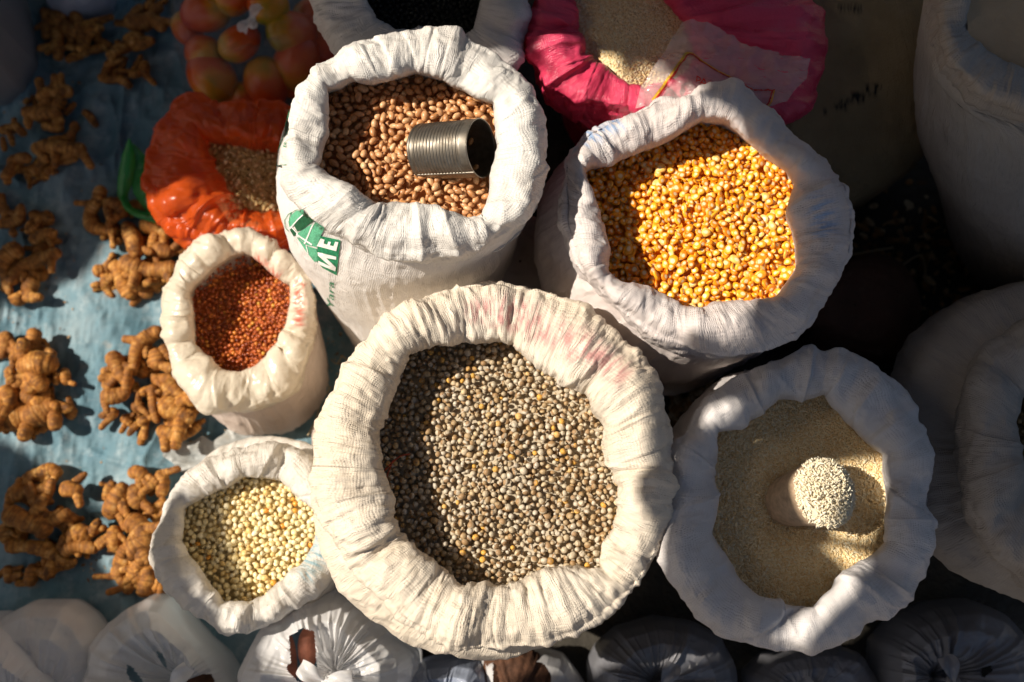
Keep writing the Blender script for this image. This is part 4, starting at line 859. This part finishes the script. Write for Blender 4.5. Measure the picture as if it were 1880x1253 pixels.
# ---- white tied bags along the bottom -------------------------------------------------
dome_bag('plastic_bag', 'milky plastic bag in the bottom left corner with folds fanning down to its knot', [(-60,1160),(-10,1122),(14,1121),(60,1150),(110,1195),(150,1240),(170,1300),(150,1400),(0,1440),(-120,1380),(-120,1240)], (-5, 1300), 0.17, 0.20, M['film'], 41, pamp=0.012)
dome_bag('plastic_bag', 'dim brownish plastic bag lying behind the bottom left corner bag', [(20,1125),(70,1100),(140,1100),(175,1125),(200,1160),(215,1210),(200,1290),(110,1320),(20,1300),(-10,1200)], (60, 1290), 0.13, 0.15, M['film'], 42, pamp=0.007, npl=30)
dome_bag('plastic_bag', 'milky plastic bag with torn holes beneath the small white corn sack', [(175,1185),(200,1150),(245,1112),(290,1088),(320,1096),(375,1155),(420,1200),(450,1250),(470,1330),(420,1420),(300,1440),(200,1380),(172,1280)], (318, 1262), 0.16, 0.19, M['film'], 43, pamp=0.013, npl=60,
         holes=[[(286,1196),(298,1200),(307,1222),(306,1230),(294,1214)], [(233,1220),(242,1224),(262,1250),(262,1262),(240,1250),(232,1236)], [(332,1253),(350,1246),(372,1238),(388,1238),(394,1250),(388,1275),(340,1275)]])
dome_bag('plastic_bag', 'sunlit white plastic bag with a torn hole showing sweet potatoes', [(444,1232),(470,1180),(500,1125),(560,1098),(610,1078),(640,1080),(660,1095),(700,1130),(745,1172),(768,1195),(768,1240),(740,1310),(680,1400),(560,1420),(470,1360)], (598, 1248), 0.25, 0.285, M['film'], 44, zedge=0.12, pamp=0.016, npl=64,
         holes=[[(531,1168),(556,1153),(577,1160),(580,1200),(584,1262),(545,1250),(528,1232),(526,1222),(534,1218)]])
dome_bag('plastic_bag', 'blue-grey crinkled plastic packet below the biggest sack', [(712,1248),(735,1225),(790,1205),(850,1200),(885,1205),(900,1225),(908,1260),(900,1340),(800,1380),(720,1330)], (810, 1300), 0.17, 0.18, M['bluefilm'], 45, pamp=0.008, npl=26, ear=False)
dome_bag('plastic_bag', 'torn pale plastic bag with dark brown contents right under the biggest sack', [(880,1195),(920,1180),(1000,1190),(1035,1200),(1062,1235),(1085,1270),(1060,1350),(960,1390),(890,1340)], (975, 1330), 0.15, 0.17, M['film'], 46, pamp=0.006, npl=26, ear=False,
         holes=[[(905,1215),(925,1190),(960,1205),(1000,1220),(1012,1240),(1010,1300),(905,1300)]])
dome_bag('plastic_bag', 'dark smoky plastic bag in shade left of the rice sack bottom', [(1078,1215),(1092,1185),(1130,1150),(1200,1130),(1270,1140),(1320,1165),(1350,1220),(1355,1290),(1300,1400),(1150,1400),(1080,1310)], (1215, 1262), 0.15, 0.18, M['darkfilm'], 47, pamp=0.010)
dome_bag('plastic_bag', 'small dark plastic bag directly under the rice sack', [(1365,1235),(1400,1200),(1460,1185),(1530,1182),(1580,1200),(1612,1250),(1610,1330),(1500,1390),(1390,1350)], (1490, 1290), 0.12, 0.14, M['darkfilm'], 48, pamp=0.008)
dome_bag('plastic_bag', 'big smoky plastic bag with bunched folds in the bottom right corner', [(1600,1175),(1640,1130),(1700,1105),(1770,1098),(1830,1120),(1865,1165),(1885,1230),(1880,1330),(1800,1420),(1660,1400),(1595,1290)], (1748, 1252), 0.16, 0.19, M['darkfilm'], 49, pamp=0.013, npl=60,
         holes=[[(1742,1226),(1750,1221),(1757,1232),(1752,1250)], [(1800,1228),(1818,1222),(1822,1232),(1804,1246)]])
dome_bag('plastic_bag', 'dim pale plastic bag cut off by the top left corner', [(-60,-80),(20,-60),(45,0),(58,60),(60,110),(40,160),(0,185),(-80,180),(-140,60)], (-30, 10), 0.18, 0.2, M['darkfilm'], 50, pamp=0.012)
dome_bag('plastic_bag', 'small bluish plastic bag at the top edge above the darkest turmeric heap', [(75,-40),(90,15),(120,28),(165,24),(200,8),(215,-40),(150,-90)], (150, -60), 0.08, 0.1, M['bluefilm'], 51, pamp=0.006, npl=20)
spm = flat_mat('sweet_potato_skin', (0.55, 0.20, 0.12), rough=0.6, nz=0.3, scale=50)
for i, (pts, r, z, d) in enumerate([([(566, 1163), (564, 1192), (566, 1216)], 17, 0.17, 'plump reddish sweet potato filling the torn hole of the white bag'), ([(528, 1180), (533, 1215), (530, 1255)], 15, 0.11, 'darker sweet potato at the left side of the torn hole'),
                                 ([(560, 1262), (585, 1255), (600, 1245)], 15, 0.15, 'sweet potato just below the plump one in the torn white bag')]):
    rs = np.random.RandomState(80 + i); w_ = smooth_path(U(*np.array(pts, float).T, z), 30); s = np.linspace(0, 1, 30)
    rad = r * 0.00092 * np.sqrt(np.clip(1 - (2 * s - 1) ** 2, 0.01, 1)) ; e = (w_[-1] - w_[0]); w2 = w_[0] - e * 0.25 + e * 1.5 * s[:, None]
    tag(mesh_obj('sweet_potato', *tube(w2, rad[:, None] * (1 + 0.06 * rs.normal(size=(1, 18))), 18), spm), d, 'vegetable', 'sweet potatoes inside the torn white bag')
bw = flat_mat('dark_brown_root', (0.08, 0.035, 0.018), rough=0.85, nz=0.5, scale=70, bump=0.8)
o = mesh_obj('cassava_root', *knob_tube([U(895, 1265, .09), U(950, 1235, .10), U(1030, 1290, .09)], 0.045, np.random.RandomState(4), 24), bw); tag(o, 'dark brown root showing through the torn pale bag under the biggest sack', 'root')
o = mesh_obj('cassava_root', *knob_tube([U(330, 1262, .09), U(380, 1258, .09), U(420, 1290, .08)], 0.025, np.random.RandomState(5), 20), bw); tag(o, 'brown root showing through the hole of the bag beneath the white corn', 'root')

# ---- turmeric ------------------------------------------------------------------------
piles = {
 'in the sunlit heap at the left edge': [
  ([([(12,608),(8,640),(4,660)],12)], .0, 'upright finger at the far left, top'), ([([(67,604),(60,630),(54,658)],14)], .012, 'tall upright finger topping'),
  ([([(33,675),(55,672),(82,668),(106,672)],19),([(118,676),(121,708)],8),([(105,684),(104,708)],7),([(90,690),(89,706)],6),([(40,648),(18,662)],8),([(45,694),(65,706)],8)], .02, 'largest knobbly hand with stubby fingers'),
  ([([(48,724),(46,742)],11)], .008, 'small egg-shaped nub'), ([([(60,752),(72,742),(88,732)],15),([(88,735),(98,755)],12)], .008, 'ringed bent piece low'),
  ([([(2,712),(15,728),(20,748)],16)], .02, 'pale thick lump'), ([([(8,762),(28,766)],12)], .01, 'rounded short lump'), ([([(33,783),(50,787)],7)], 0., 'thin short stub lowest'), ([([(42,776),(62,768)],10)], 0., 'dark shaded stub'),
  ([([(20,690),(30,708)],12)], .0, 'shaded piece buried')],
 'in the sunlit heap left of the sorghum sack': [
  ([([(201,647),(212,665),(224,688),(240,710)],13),([(185,728),(214,727),(238,716)],12)], .022, 'long pale slanting finger'), ([([(184,685),(206,676)],7)], .006, 'topmost of three short parallel stubs'),
  ([([(181,697),(212,690)],8)], .008, 'middle of three short parallel stubs'), ([([(187,708),(216,704)],8)], .01, 'lowest of three short parallel stubs'),
  ([([(205,748),(208,770)],9)], 0., 'small pointed tip hanging below'), ([([(300,606),(275,616),(256,636),(245,664),(243,690)],12)], .012, 'long curved finger arching along the top'),
  ([([(284,640),(288,658),(290,680)],15),([(298,634),(314,662)],11)], .026, 'forked shiny piece'), ([([(300,703),(322,718),(345,740),(366,757)],14)], .008, 'long straight piece under the sack edge'),
  ([([(297,733),(318,750),(340,763),(357,772)],18)], .022, 'thickest rounded piece with orange end'), ([([(280,706),(281,742),(290,778)],7)], .02, 'thin upright twig-like finger'),
  ([([(290,788),(312,797),(338,806)],12),([(303,781),(335,785)],9)], .01, 'double lobed piece at the bottom'), ([([(225,764),(243,782)],8),([(243,782),(250,790)],7)], 0., 'lumpy little piece low'),
  ([([(258,766),(270,784)],11)], .004, 'crumbly square lump'), ([([(243,752),(264,740)],9)], .006, 'bright orange broken nub'), ([([(262,712),(268,728)],10)], .01, 'short upright nub in the gap'), ([([(255,694),(268,672)],10)], .006, 'half hidden finger'),
  ([([(345,770),(350,785)],9)], 0., 'dark end poking out lower right')],
 'in the half shaded lower left heap': [
  ([([(40,882),(70,872),(96,863),(112,874)],11)], .006, 'orange tipped finger at the top'), ([([(20,915),(65,902),(100,896)],11)], .014, 'shaded long finger'), ([([(112,896),(130,898),(152,902)],13)], .02, 'ringed stub catching sun at the right'),
  ([([(55,930),(72,921),(93,916)],11)], .022, 'smooth pale finger'), ([([(8,940),(30,950),(55,960),(75,968),(92,976)],17)], .024, 'biggest pale knobbly root'), ([([(80,947),(91,950)],8)], .03, 'tiny pale nub'),
  ([([(136,942),(126,955),(116,968)],10)], .012, 'short slanted finger'), ([([(124,986),(148,979),(171,987)],13)], .01, 'orange rounded piece at the right'), ([([(115,1015),(130,1007),(152,1003),(181,1009)],11)], .014, 'long finger pointing right'),
  ([([(10,1004),(60,1004),(105,1020),(112,1042)],12)], .008, 'long arching root'), ([([(62,1035),(55,1078)],10)], .0, 'dim hanging finger'), ([([(14,1038),(19,1072)],8)], .0, 'dim thin finger at the bottom left'), ([([(93,1050),(98,1062)],7)], .0, 'dim tiny lump at the bottom'),
  ([([(10,960),(12,1000)],10)], .004, 'dim upright finger at the edge'), ([([(25,892),(40,905)],12)], .008, 'dim block-like lump')],
 'in the heap touching the small white corn sack': [
  ([([(212,884),(200,900),(194,920)],8)], .006, 'thin curved finger at the upper left'), ([([(232,888),(215,915),(203,940),(199,952)],14)], .014, 'rough long slanted root'), ([([(236,874),(252,867),(270,876)],12)], .018, 'round orange knob on top'),
  ([([(250,888),(249,910),(260,934)],13)], .012, 'smooth thick root'), ([([(294,864),(300,885),(294,914)],12)], .01, 'upright bright orange finger'), ([([(264,950),(285,935),(306,918)],9),([(280,945),(296,955)],8)], .012, 'pointed piece beside the sack'),
  ([([(232,954),(254,966),(266,990),(246,1008),(226,1018)],17)], .026, 'largest folded root'), ([([(213,965),(210,990),(218,1014)],12)], .014, 'pale lumpy piece at the left'), ([([(201,1008),(205,1013)],6)], .006, 'tiny round bud'),
  ([([(227,1030),(218,1050),(215,1066)],11)], .0, 'short finger hanging down at the left'), ([([(264,1026),(246,1048),(238,1070),(231,1092)],10)], .012, 'long ringed finger pointing down'), ([([(272,1040),(268,1068),(259,1097)],12)], .008, 'thick ringed finger pointing down'),
  ([([(289,1058),(299,1070)],9)], .004, 'bright orange nub'), ([([(298,1086),(306,1082)],7)], .0, 'little end at the very bottom'), ([([(285,1032),(282,1048)],9)], .008, 'short stub between fingers'), ([([(276,893),(279,912)],7)], .0, 'small shaded knob')],
 'in the mid heap under the orange bag': [
  ([([(223,478),(245,490),(270,497),(300,495),(328,493)],13)], .012, 'long ringed finger lying level'), ([([(210,480),(220,505),(232,528),(244,549)],12)], .006, 'long finger pointing down'), ([([(245,513),(260,530),(278,545)],10)], .0, 'short thick finger pointing down right'),
  ([([(273,515),(284,526),(293,536)],8)], .0, 'smallest sunlit finger'), ([([(171,501),(196,494)],9)], .0, 'blunt stub at the left'), ([([(204,503),(197,520),(193,534)],9)], .0, 'teardrop finger'),
  ([([(227,408),(240,430),(250,455),(254,474)],12)], .016, 'curved dim root'), ([([(258,418),(275,416),(295,425),(315,433)],11)], .008, 'dim finger nearest the orange bag'), ([([(265,447),(285,455),(305,462),(320,465)],11)], .006, 'dim ringed finger'),
  ([([(315,457),(352,455)],10)], .0, 'dim finger reaching to the sorghum sack'), ([([(188,343),(182,368),(165,392),(172,415),(195,422),(217,425)],10),([(190,428),(190,442)],6),([(216,434),(213,450)],7)], .008, 'dim loop-shaped hand'),
  ([([(190,370),(215,378),(232,398)],10)], .012, 'dim piece crossing the loop'), ([([(235,376),(280,380)],8)], .0, 'dark finger behind the green strip')],
 'in the dim heap left of centre edge': [
  ([([(-4,392),(14,376)],10)], .0, 'stubby tip topmost'), ([([(-4,413),(20,408),(46,399)],9),([(25,420),(27,437)],7),([(41,420),(42,426)],5)], .008, 'nubbed long finger'), ([([(55,390),(68,400),(78,412)],8)], .006, 'slanted short finger'),
  ([([(89,392),(91,402)],7)], .0, 'small round tip'), ([([(55,446),(75,434),(92,430),(106,433)],9)], .006, 'level long finger'), ([([(40,453),(22,465),(8,482),(-2,505)],14)], .012, 'thick ringed root'),
  ([([(113,462),(90,471),(62,480),(40,490),(28,505),(27,522)],10)], .012, 'hooked long finger'), ([([(66,510),(56,525),(48,541)],11)], .0, 'dark rounded root'), ([([(33,538),(35,562)],12)], .0, 'dark blunt root at the bottom'), ([([(5,524),(14,536)],7)], .002, 'tiny orange chip')],
 'in the dark heap below the top left bag': [
  ([([(68,184),(92,172),(115,166),(127,174)],12)], .012, 'arched thick root at the top'), ([([(40,205),(65,208),(95,208),(108,200)],11)], .016, 'long level root'), ([([(80,228),(95,235),(118,238)],8)], .01, 'crooked short finger'),
  ([([(153,203),(168,218),(177,233)],6)], .0, 'thin finger at the right edge'), ([([(57,275),(85,270),(115,273),(140,275),(156,277)],11)], .016, 'longest level finger'), ([([(98,291),(112,302)],9)], .004, 'orange stub'),
  ([([(-2,242),(20,235),(36,228)],8),([(6,252),(10,280)],5),([(20,250),(26,270)],5)], .01, 'comb-shaped hand'), ([([(22,288),(30,300)],13)], .006, 'round knob'), ([([(78,298),(83,332)],8)], .0, 'dim finger pointing down'),
  ([([(12,310),(30,318)],9)], .0, 'dim lump at the lower left'), ([([(48,320),(58,324)],8)], .0, 'dim lump at the bottom'), ([([(132,228),(140,234)],10)], .004, 'dim round knob'), ([([(45,192),(54,182)],6)], .008, 'thin pointed tip')],
 'in the darkest heap at the top': [
  ([([(83,18),(88,45),(86,75)],8)], .006, 'thin upright finger far left'), ([([(92,42),(125,42)],9),([(103,50),(106,110)],10)], .008, 'bent square-cornered root'), ([([(136,24),(150,60),(156,90)],9)], .012, 'slanting root'),
  ([([(160,40),(170,68)],12)], .008, 'broad lump'), ([([(120,112),(160,95),(200,86)],7)], .0, 'long thin finger along the bottom'), ([([(228,38),(260,42),(290,32)],13)], .014, 'broad root at the right'),
  ([([(242,62),(252,92)],15)], .008, 'thick root below the broad one'), ([([(180,142),(200,146),(222,148),(242,162)],7)], .006, 'long lowest finger'), ([([(196,112),(206,124)],9)], .004, 'short knob'),
  ([([(266,112),(264,140)],9)], .006, 'piece with a dark hole'), ([([(213,76),(219,82)],6)], .0, 'tiny round nub'), ([([(268,8),(285,18)],9)], .012, 'yellowish tip near the mango bag')]}
SHORT = dict(zip(piles, ['sunlit left edge heap', 'heap beside the sorghum', 'lower left heap', 'heap by the white corn', 'heap under the orange bag', 'dim left edge heap', 'dark upper left heap', 'darkest top heap']))
k = 100
for pile, items in piles.items():
    for br, z, d in items:
        rhizome(br, z + 0.014, d, pile, k); k += 1
    # half buried rhizomes under the top ones: turned copies of pieces of the same heap
    own = [o for o in C.objects if o.name.startswith('turmeric_rhizome') and o['label'].endswith(pile) and not o.get('under')]
    cs = [np.mean([v.co[:] for v in o.data.vertices], axis=0) for o in own]; rs = np.random.RandomState(k)
    for j in [int(x) for x in rs.permutation(len(own))[:6]]:
        i = rs.randint(len(own)); o = own[i].copy(); C.objects.link(o)
        tgt = cs[j] * 0.7 + np.mean(cs, axis=0) * 0.3 + np.array([rs.normal(0, 0.006), rs.normal(0, 0.006), 0])
        ci = Vector(cs[i]); zmin = min(v.co.z for v in own[i].data.vertices)
        o.matrix_world = Matrix.Translation(Vector((tgt[0], tgt[1], ci.z - zmin + 0.006))) @ Matrix.Rotation(rs.uniform(0, 6.28), 4, 'Z') @ Matrix.Translation(-ci)
        o['label'] = 'piece under the ' + items[j][2] + ', ' + SHORT[pile]

# ---- prints on the peanut sack ---------------------------------------------------------
def bvh_of(objs):
    vs = []; fs = []; k = 0
    for o in objs:
        me = o.data; co = np.zeros(len(me.vertices) * 3, np.float32); me.vertices.foreach_get('co', co); co = co.reshape(-1, 3)
        vs.append(co); fs += [tuple(i + k for i in p.vertices) for p in me.polygons]; k += len(co)
    return BVHTree.FromPolygons([tuple(v) for v in np.concatenate(vs)], fs)
def drape(bv, pts, off):
    out = []; last = None
    for px, py in pts:
        d = U(px, py, 0.0) - np.array([0, 0, H]); d = Vector(d).normalized(); h, n, i, t = bv.ray_cast(Vector((0, 0, H)), d)
        if h is None: h = last[0] if last else Vector(U(px, py, 0.4)); n = last[1] if last else Vector((0, 0, 1))
        if n.dot(d) > 0: n = -n
        last = (h, n); out.append(tuple(h + n * off))
    return out
def area_print(name, polys, bv, mat, parent, off=0.0012, cell=2.2):
    """flat printed shape given as photo polygons, laid on the cloth surface"""
    V = []; F = []
    for poly in polys:
        tri = tessellate_polygon([[Vector((x, y, 0)) for x, y in poly]]); bm = bmesh.new(); vs = [bm.verts.new((x, y, 0)) for x, y in poly]
        for t in tri:
            try: bm.faces.new([vs[i] for i in t])
            except ValueError: pass
        for _ in range(5):
            es = [e for e in bm.edges if e.calc_length() > cell * 1.6]
            if not es: break
            bmesh.ops.subdivide_edges(bm, edges=es, cuts=1); bmesh.ops.triangulate(bm, faces=bm.faces[:])
        bm.verts.index_update(); k = len(V); V += drape(bv, [(v.co.x, v.co.y) for v in bm.verts], off); F += [tuple(k + v.index for v in f.verts) for f in bm.faces]; bm.free()
    return mesh_obj(name, V, F, mat, parent)
def text_polys(txt, size, shear=0.0):
    c = bpy.data.curves.new('lettering', 'FONT'); c.body = txt; c.size = size; c.shear = shear; c.resolution_u = 3; o = bpy.data.objects.new('lettering', c); C.objects.link(o)
    bpy.context.view_layer.update(); me = bpy.data.meshes.new_from_object(o.evaluated_get(bpy.context.evaluated_depsgraph_get()))
    P_ = [[(me.vertices[i].co.x, me.vertices[i].co.y) for i in f.vertices] for f in me.polygons]; bpy.data.objects.remove(o); bpy.data.curves.remove(c); return P_
def place(polys, org, ex, ey):
    return [[(org[0] + x * ex[0] + y * ey[0], org[1] + x * ex[1] + y * ey[1]) for x, y in p] for p in polys]
inkg = flat_mat('green_ink', (0.02, 0.20, 0.09), rough=0.6, nz=0.5, scale=300, bump=0.1); inkl = flat_mat('light_green_ink', (0.10, 0.36, 0.21), rough=0.6, nz=0.4, scale=400, bump=0.1); inkd = flat_mat('dark_green_ink', (0.01, 0.075, 0.03), rough=0.6, nz=0.4, scale=300, bump=0.1)
bv = bvh_of([pnt['body'], pnt['cuff']])
def CP(x, y): return (490 + x * 0.1836, 370 + y * 0.1836)
pr = lambda pts: [CP(*p) for p in pts]
def stroke(pts, w):
    out = []; p = np.array(pts, float)
    for i in range(len(p) - 1):
        d = p[i + 1] - p[i]; d /= np.linalg.norm(d) + 1e-9; n = np.array([-d[1], d[0]]) * w / 2
        out.append([tuple(p[i] + n), tuple(p[i + 1] + n), tuple(p[i + 1] - n), tuple(p[i] - n)])
    return out
R0 = pnt['root']
area_print('logo_globe', [pr([(255, 130), (300, 95), (370, 85), (375, 120), (262, 235), (235, 265), (222, 200)]), pr([(305, 320), (490, 200), (580, 260), (540, 345), (505, 455), (400, 430), (330, 370)]),
                          pr([(300, 350), (400, 440), (500, 470), (520, 590), (480, 600), (400, 500)])], bv, inkl, R0)
area_print('logo_band', [pr([(275, 235), (390, 110), (430, 155), (475, 190), (350, 285), (312, 300)]), pr([(235, 280), (262, 262), (300, 330), (275, 350)])], bv, inkd, R0)
area_print('logo_outline', stroke(pr([(370, 80), (300, 85), (220, 130), (182, 190), (190, 260), (225, 300)]), 0.9) + stroke(pr([(250, 105), (232, 170), (240, 240)]), 1.2), bv, inkg, R0)
wm = flat_mat('white_print_gap', (0.78, 0.76, 0.72), rough=0.6, nz=0.05, bump=0.1)
area_print('logo_lines', stroke(pr([(240, 265), (370, 130)]), 1.8) + stroke(pr([(305, 325), (460, 430)]), 2.6) + stroke(pr([(480, 200), (385, 420)]), 2.4) + stroke(pr([(400, 430), (420, 520)]), 1.5) + stroke(pr([(250, 250), (320, 320)]), 1.8), bv, wm, R0, off=0.0018)
area_print('lettering_box', [pr([(540, 340), (738, 385), (738, 400), (728, 470), (700, 735), (560, 660), (505, 600), (510, 470), (520, 400)])], bv, inkg, R0)
eT = place(text_polys('E', 1.0), CP(690, 500), (-2, -16), (-38, -8))
eT = [pr([(505, 440), (700, 490), (722, 400), (690, 395), (672, 440), (640, 432), (650, 400), (622, 395), (612, 425), (575, 415), (585, 375), (545, 362)])]
nT = [pr([(515, 500), (700, 545), (700, 575), (600, 560), (695, 650), (690, 690), (520, 620), (522, 585), (640, 640), (520, 535)])]
area_print('lettering', eT, bv, wm, R0, off=0.002); area_print('lettering', nT, bv, wm, R0, off=0.002)
yT = place(text_polys('Yara', 1.0, 0.15), CP(668, 1085), (0.5, -27.5), (-17, -6))
area_print('lettering', yT, bv, inkg, R0, off=0.0012, cell=1.5)
area_print('printed_line', stroke([(486, 308), (500, 305), (527, 303)], 1.0) + stroke([(509, 305), (508, 285), (520, 255), (533, 200)], 0.8) + stroke([(531, 190), (524, 240)], 0.7), bv, inkg, R0)
area_print('printed_text', place(text_polys('ER', 1.0), (526, 272), (1.5, -9), (-7, -1.5)), bv, inkg, R0, cell=1.5)

# ---- printed clear bag lying on the pink sack ----------------------------------------------
bvp = bvh_of([pink['cuff'], pink['body'], corn['cuff']])
film_out = [(1165,205),(1175,165),(1215,105),(1250,48),(1270,45),(1320,55),(1345,72),(1375,92),(1430,100),(1484,115),(1478,150),(1455,172),(1440,195),(1400,205),(1340,190),(1300,185),(1240,200)]
def poly_mesh(poly, cell):
    bm = bmesh.new(); vs = [bm.verts.new((x, y, 0)) for x, y in poly]
    for t in tessellate_polygon([[Vector((x, y, 0)) for x, y in poly]]): bm.faces.new([vs[i] for i in t])
    for _ in range(8):
        es = [e for e in bm.edges if e.calc_length() > cell * 1.6]
        if not es: break
        bmesh.ops.subdivide_edges(bm, edges=es, cuts=1); bmesh.ops.triangulate(bm, faces=bm.faces[:])
    bm.verts.index_update(); V = np.array([v.co[:2] for v in bm.verts]); F = np.array([[v.index for v in f.verts] for f in bm.faces]); bm.free(); return V, F
pf, Fm = poly_mesh(film_out, 4.0); gx, gy = pf.T
W = U(gx, gy, 0.485); W[..., 2] = 0.492 + 0.006 * ridge(np.stack([gx / 40, gy / 25, 0 * gx], -1), 3) + 0.006 * fbm(np.stack([gx / 60, gy / 60, 0 * gx + 4], -1), 2)
root = thing('plastic_bag', tuple(U(1300, 120, 0.48)), 'empty clear bag with red and yellow printed border lying on the pink sack', 'plastic bag')
mesh_obj('film', W.reshape(-1, 3), Fm, M['clear2'], root)
bvf = BVHTree.FromPolygons([tuple(v) for v in W.reshape(-1, 3)], [tuple(f) for f in Fm])
inkr = flat_mat('red_ink', (0.42, 0.03, 0.015), rough=0.4, bump=0.05); inky = flat_mat('yellow_ink', (0.62, 0.36, 0.03), rough=0.4, bump=0.05)
def Q(x, y): return (1150 + x * 0.1862, 30 + y * 0.1862)
yl = [Q(255, 830), Q(440, 580), Q(590, 365), Q(650, 372), Q(740, 440), Q(900, 540), Q(1100, 640), Q(1240, 715), Q(1460, 715)]
area_print('yellow_border', stroke(yl[:4], 4.2) + stroke(yl[3:7], 2.6), bvf, inky, root, off=0.001)
area_print('red_border', stroke([(x + 3, y + 2.5) for x, y in yl[:4]], 3.0) + stroke([(x + 1, y + 3) for x, y in yl[3:]], 2.4) + stroke([Q(1440, 730), Q(1400, 850), Q(1340, 930)], 3.2), bvf, inkr, root, off=0.0016)
area_print('yellow_border', stroke([Q(1460, 735), Q(1425, 850), Q(1370, 930)], 3.2), bvf, inky, root, off=0.001)
area_print('lettering', place(text_polys('PAST', 1.0), Q(672, 650), (19, 7.5), (-1.5, -17) if False else (3, -17)), bvf, inkr, root, off=0.0016, cell=2)

# ---- small bits ------------------------------------------------------------------------------
thm = flat_mat('straw_thread', (0.45, 0.36, 0.22), rough=0.8); rtm = flat_mat('red_twine', (0.30, 0.05, 0.02), rough=0.7)
def thread(name, pts, r, mat, label, cat):
    o = mesh_obj(name, *tube(smooth_path(pts, 26), [r] * 26, 6), mat); tag(o, label, cat)
thread('twine', [U(698, 872, .448), U(720, 850, .456), U(735, 838, .458), U(752, 834, .455)], 0.0011, rtm, 'thin reddish stem lying on the shaded left of the peas', 'stem')
thread('twine', [U(700, 905, .448), U(712, 870, .456), U(722, 845, .458)], 0.0009, rtm, 'second shorter red stem at the left rim of the pea sack', 'stem')
thread('twine', [U(608, 660, .02), U(618, 668, .04), U(630, 655, .03), U(642, 672, .02)], 0.0012, thm, 'pale loose thread below the peanut sack corner', 'thread')
thread('twine', [U(565, 800, .03), U(580, 770, .04), U(590, 735, .03), U(604, 715, .03), U(598, 700, .02)], 0.0014, thm, 'pale frayed thread right of the sorghum sack', 'thread')
thread('twine', [U(1480, 500, .02), U(1560, 470, .03), U(1640, 455, .02)], 0.002, thm, 'dry straw on the dark ground behind the corn sack', 'straw')
thread('twine', [U(1640, 500, .02), U(1690, 470, .03), U(1700, 520, .02)], 0.002, thm, 'bent straw on the dark ground near the tall corner sack', 'straw')

def scatter(name, label, cat, regions, n, size, mat, seed, z0):
    rs = np.random.RandomState(seed); pts = []
    while len(pts) < n:
        x0, y0, x1, y1 = regions[rs.randint(len(regions))]; pts.append(U(rs.uniform(x0, x1), rs.uniform(y0, y1), z0))
    pos = np.array(pts); bv, bf = ico(1); sc = size * rs.uniform(0.3, 1.0, (n, 1, 1)) * (1 + rs.normal(0, 0.3, (n, 1, 3)).clip(-.5, .6))
    V = np.einsum('nij,nkj->nki', rots(rs, n, 0.4), bv[None] * np.array([1, 0.55, 0.18]) * sc) + pos[:, None]
    F = bf[None] + (np.arange(n) * len(bv))[:, None, None]
    o = mesh_obj(name, V.reshape(-1, 3), F.reshape(-1, 3), mat, attrs={'rnd': np.repeat(rs.uniform(size=n), len(bv)), 'loc': np.tile(bv, (n, 1))}, smooth=False); tag(o, label, cat, kind='stuff')
GM['crumb'] = grain_mat('root_crumbs', [(0.0, (0.10, 0.05, 0.02)), (0.5, (0.34, 0.17, 0.05)), (1.0, (0.55, 0.42, 0.25))], 0.8)
scatter('crumbs', 'small root crumbs and grit scattered on the blue tarpaulin', 'litter', [(0, 560, 330, 900), (120, 330, 350, 560), (0, 120, 250, 620), (330, 780, 440, 880), (150, 980, 260, 1080), (590, 600, 640, 760)], 420, 0.0034, GM['crumb'], 5, 0.014)
scatter('dry_litter', 'dry leaves and straw bits on the dark ground between the right hand sacks', 'litter', [(1480, 330, 1760, 640), (1230, 690, 1320, 790), (1560, 400, 1800, 560)], 420, 0.014, GM['crumb'], 6, 0.004)
sc_m = cloth_mat('grimy_sheet', (0.40, 0.40, 0.37), (0.26, 0.28, 0.28), crumple=1.2, dirt_amt=0.5)
pf, Fs = poly_mesh([(300, 838), (322, 808), (350, 812), (372, 800), (392, 812), (410, 800), (432, 770), (470, 778), (490, 800), (470, 850), (420, 880), (370, 892), (335, 868), (318, 850)], 4.0)
W = U(pf[:, 0], pf[:, 1], 0.02); W[:, 2] = 0.022 + 0.005 * ridge(np.stack([pf[:, 0] / 45, pf[:, 1] / 35, 0 * pf[:, 0]], -1), 3)
tag(mesh_obj('cloth_scrap', W, Fs, sc_m), 'crumpled grimy grey scrap of sheeting on the tarpaulin above the small white corn sack', 'scrap')
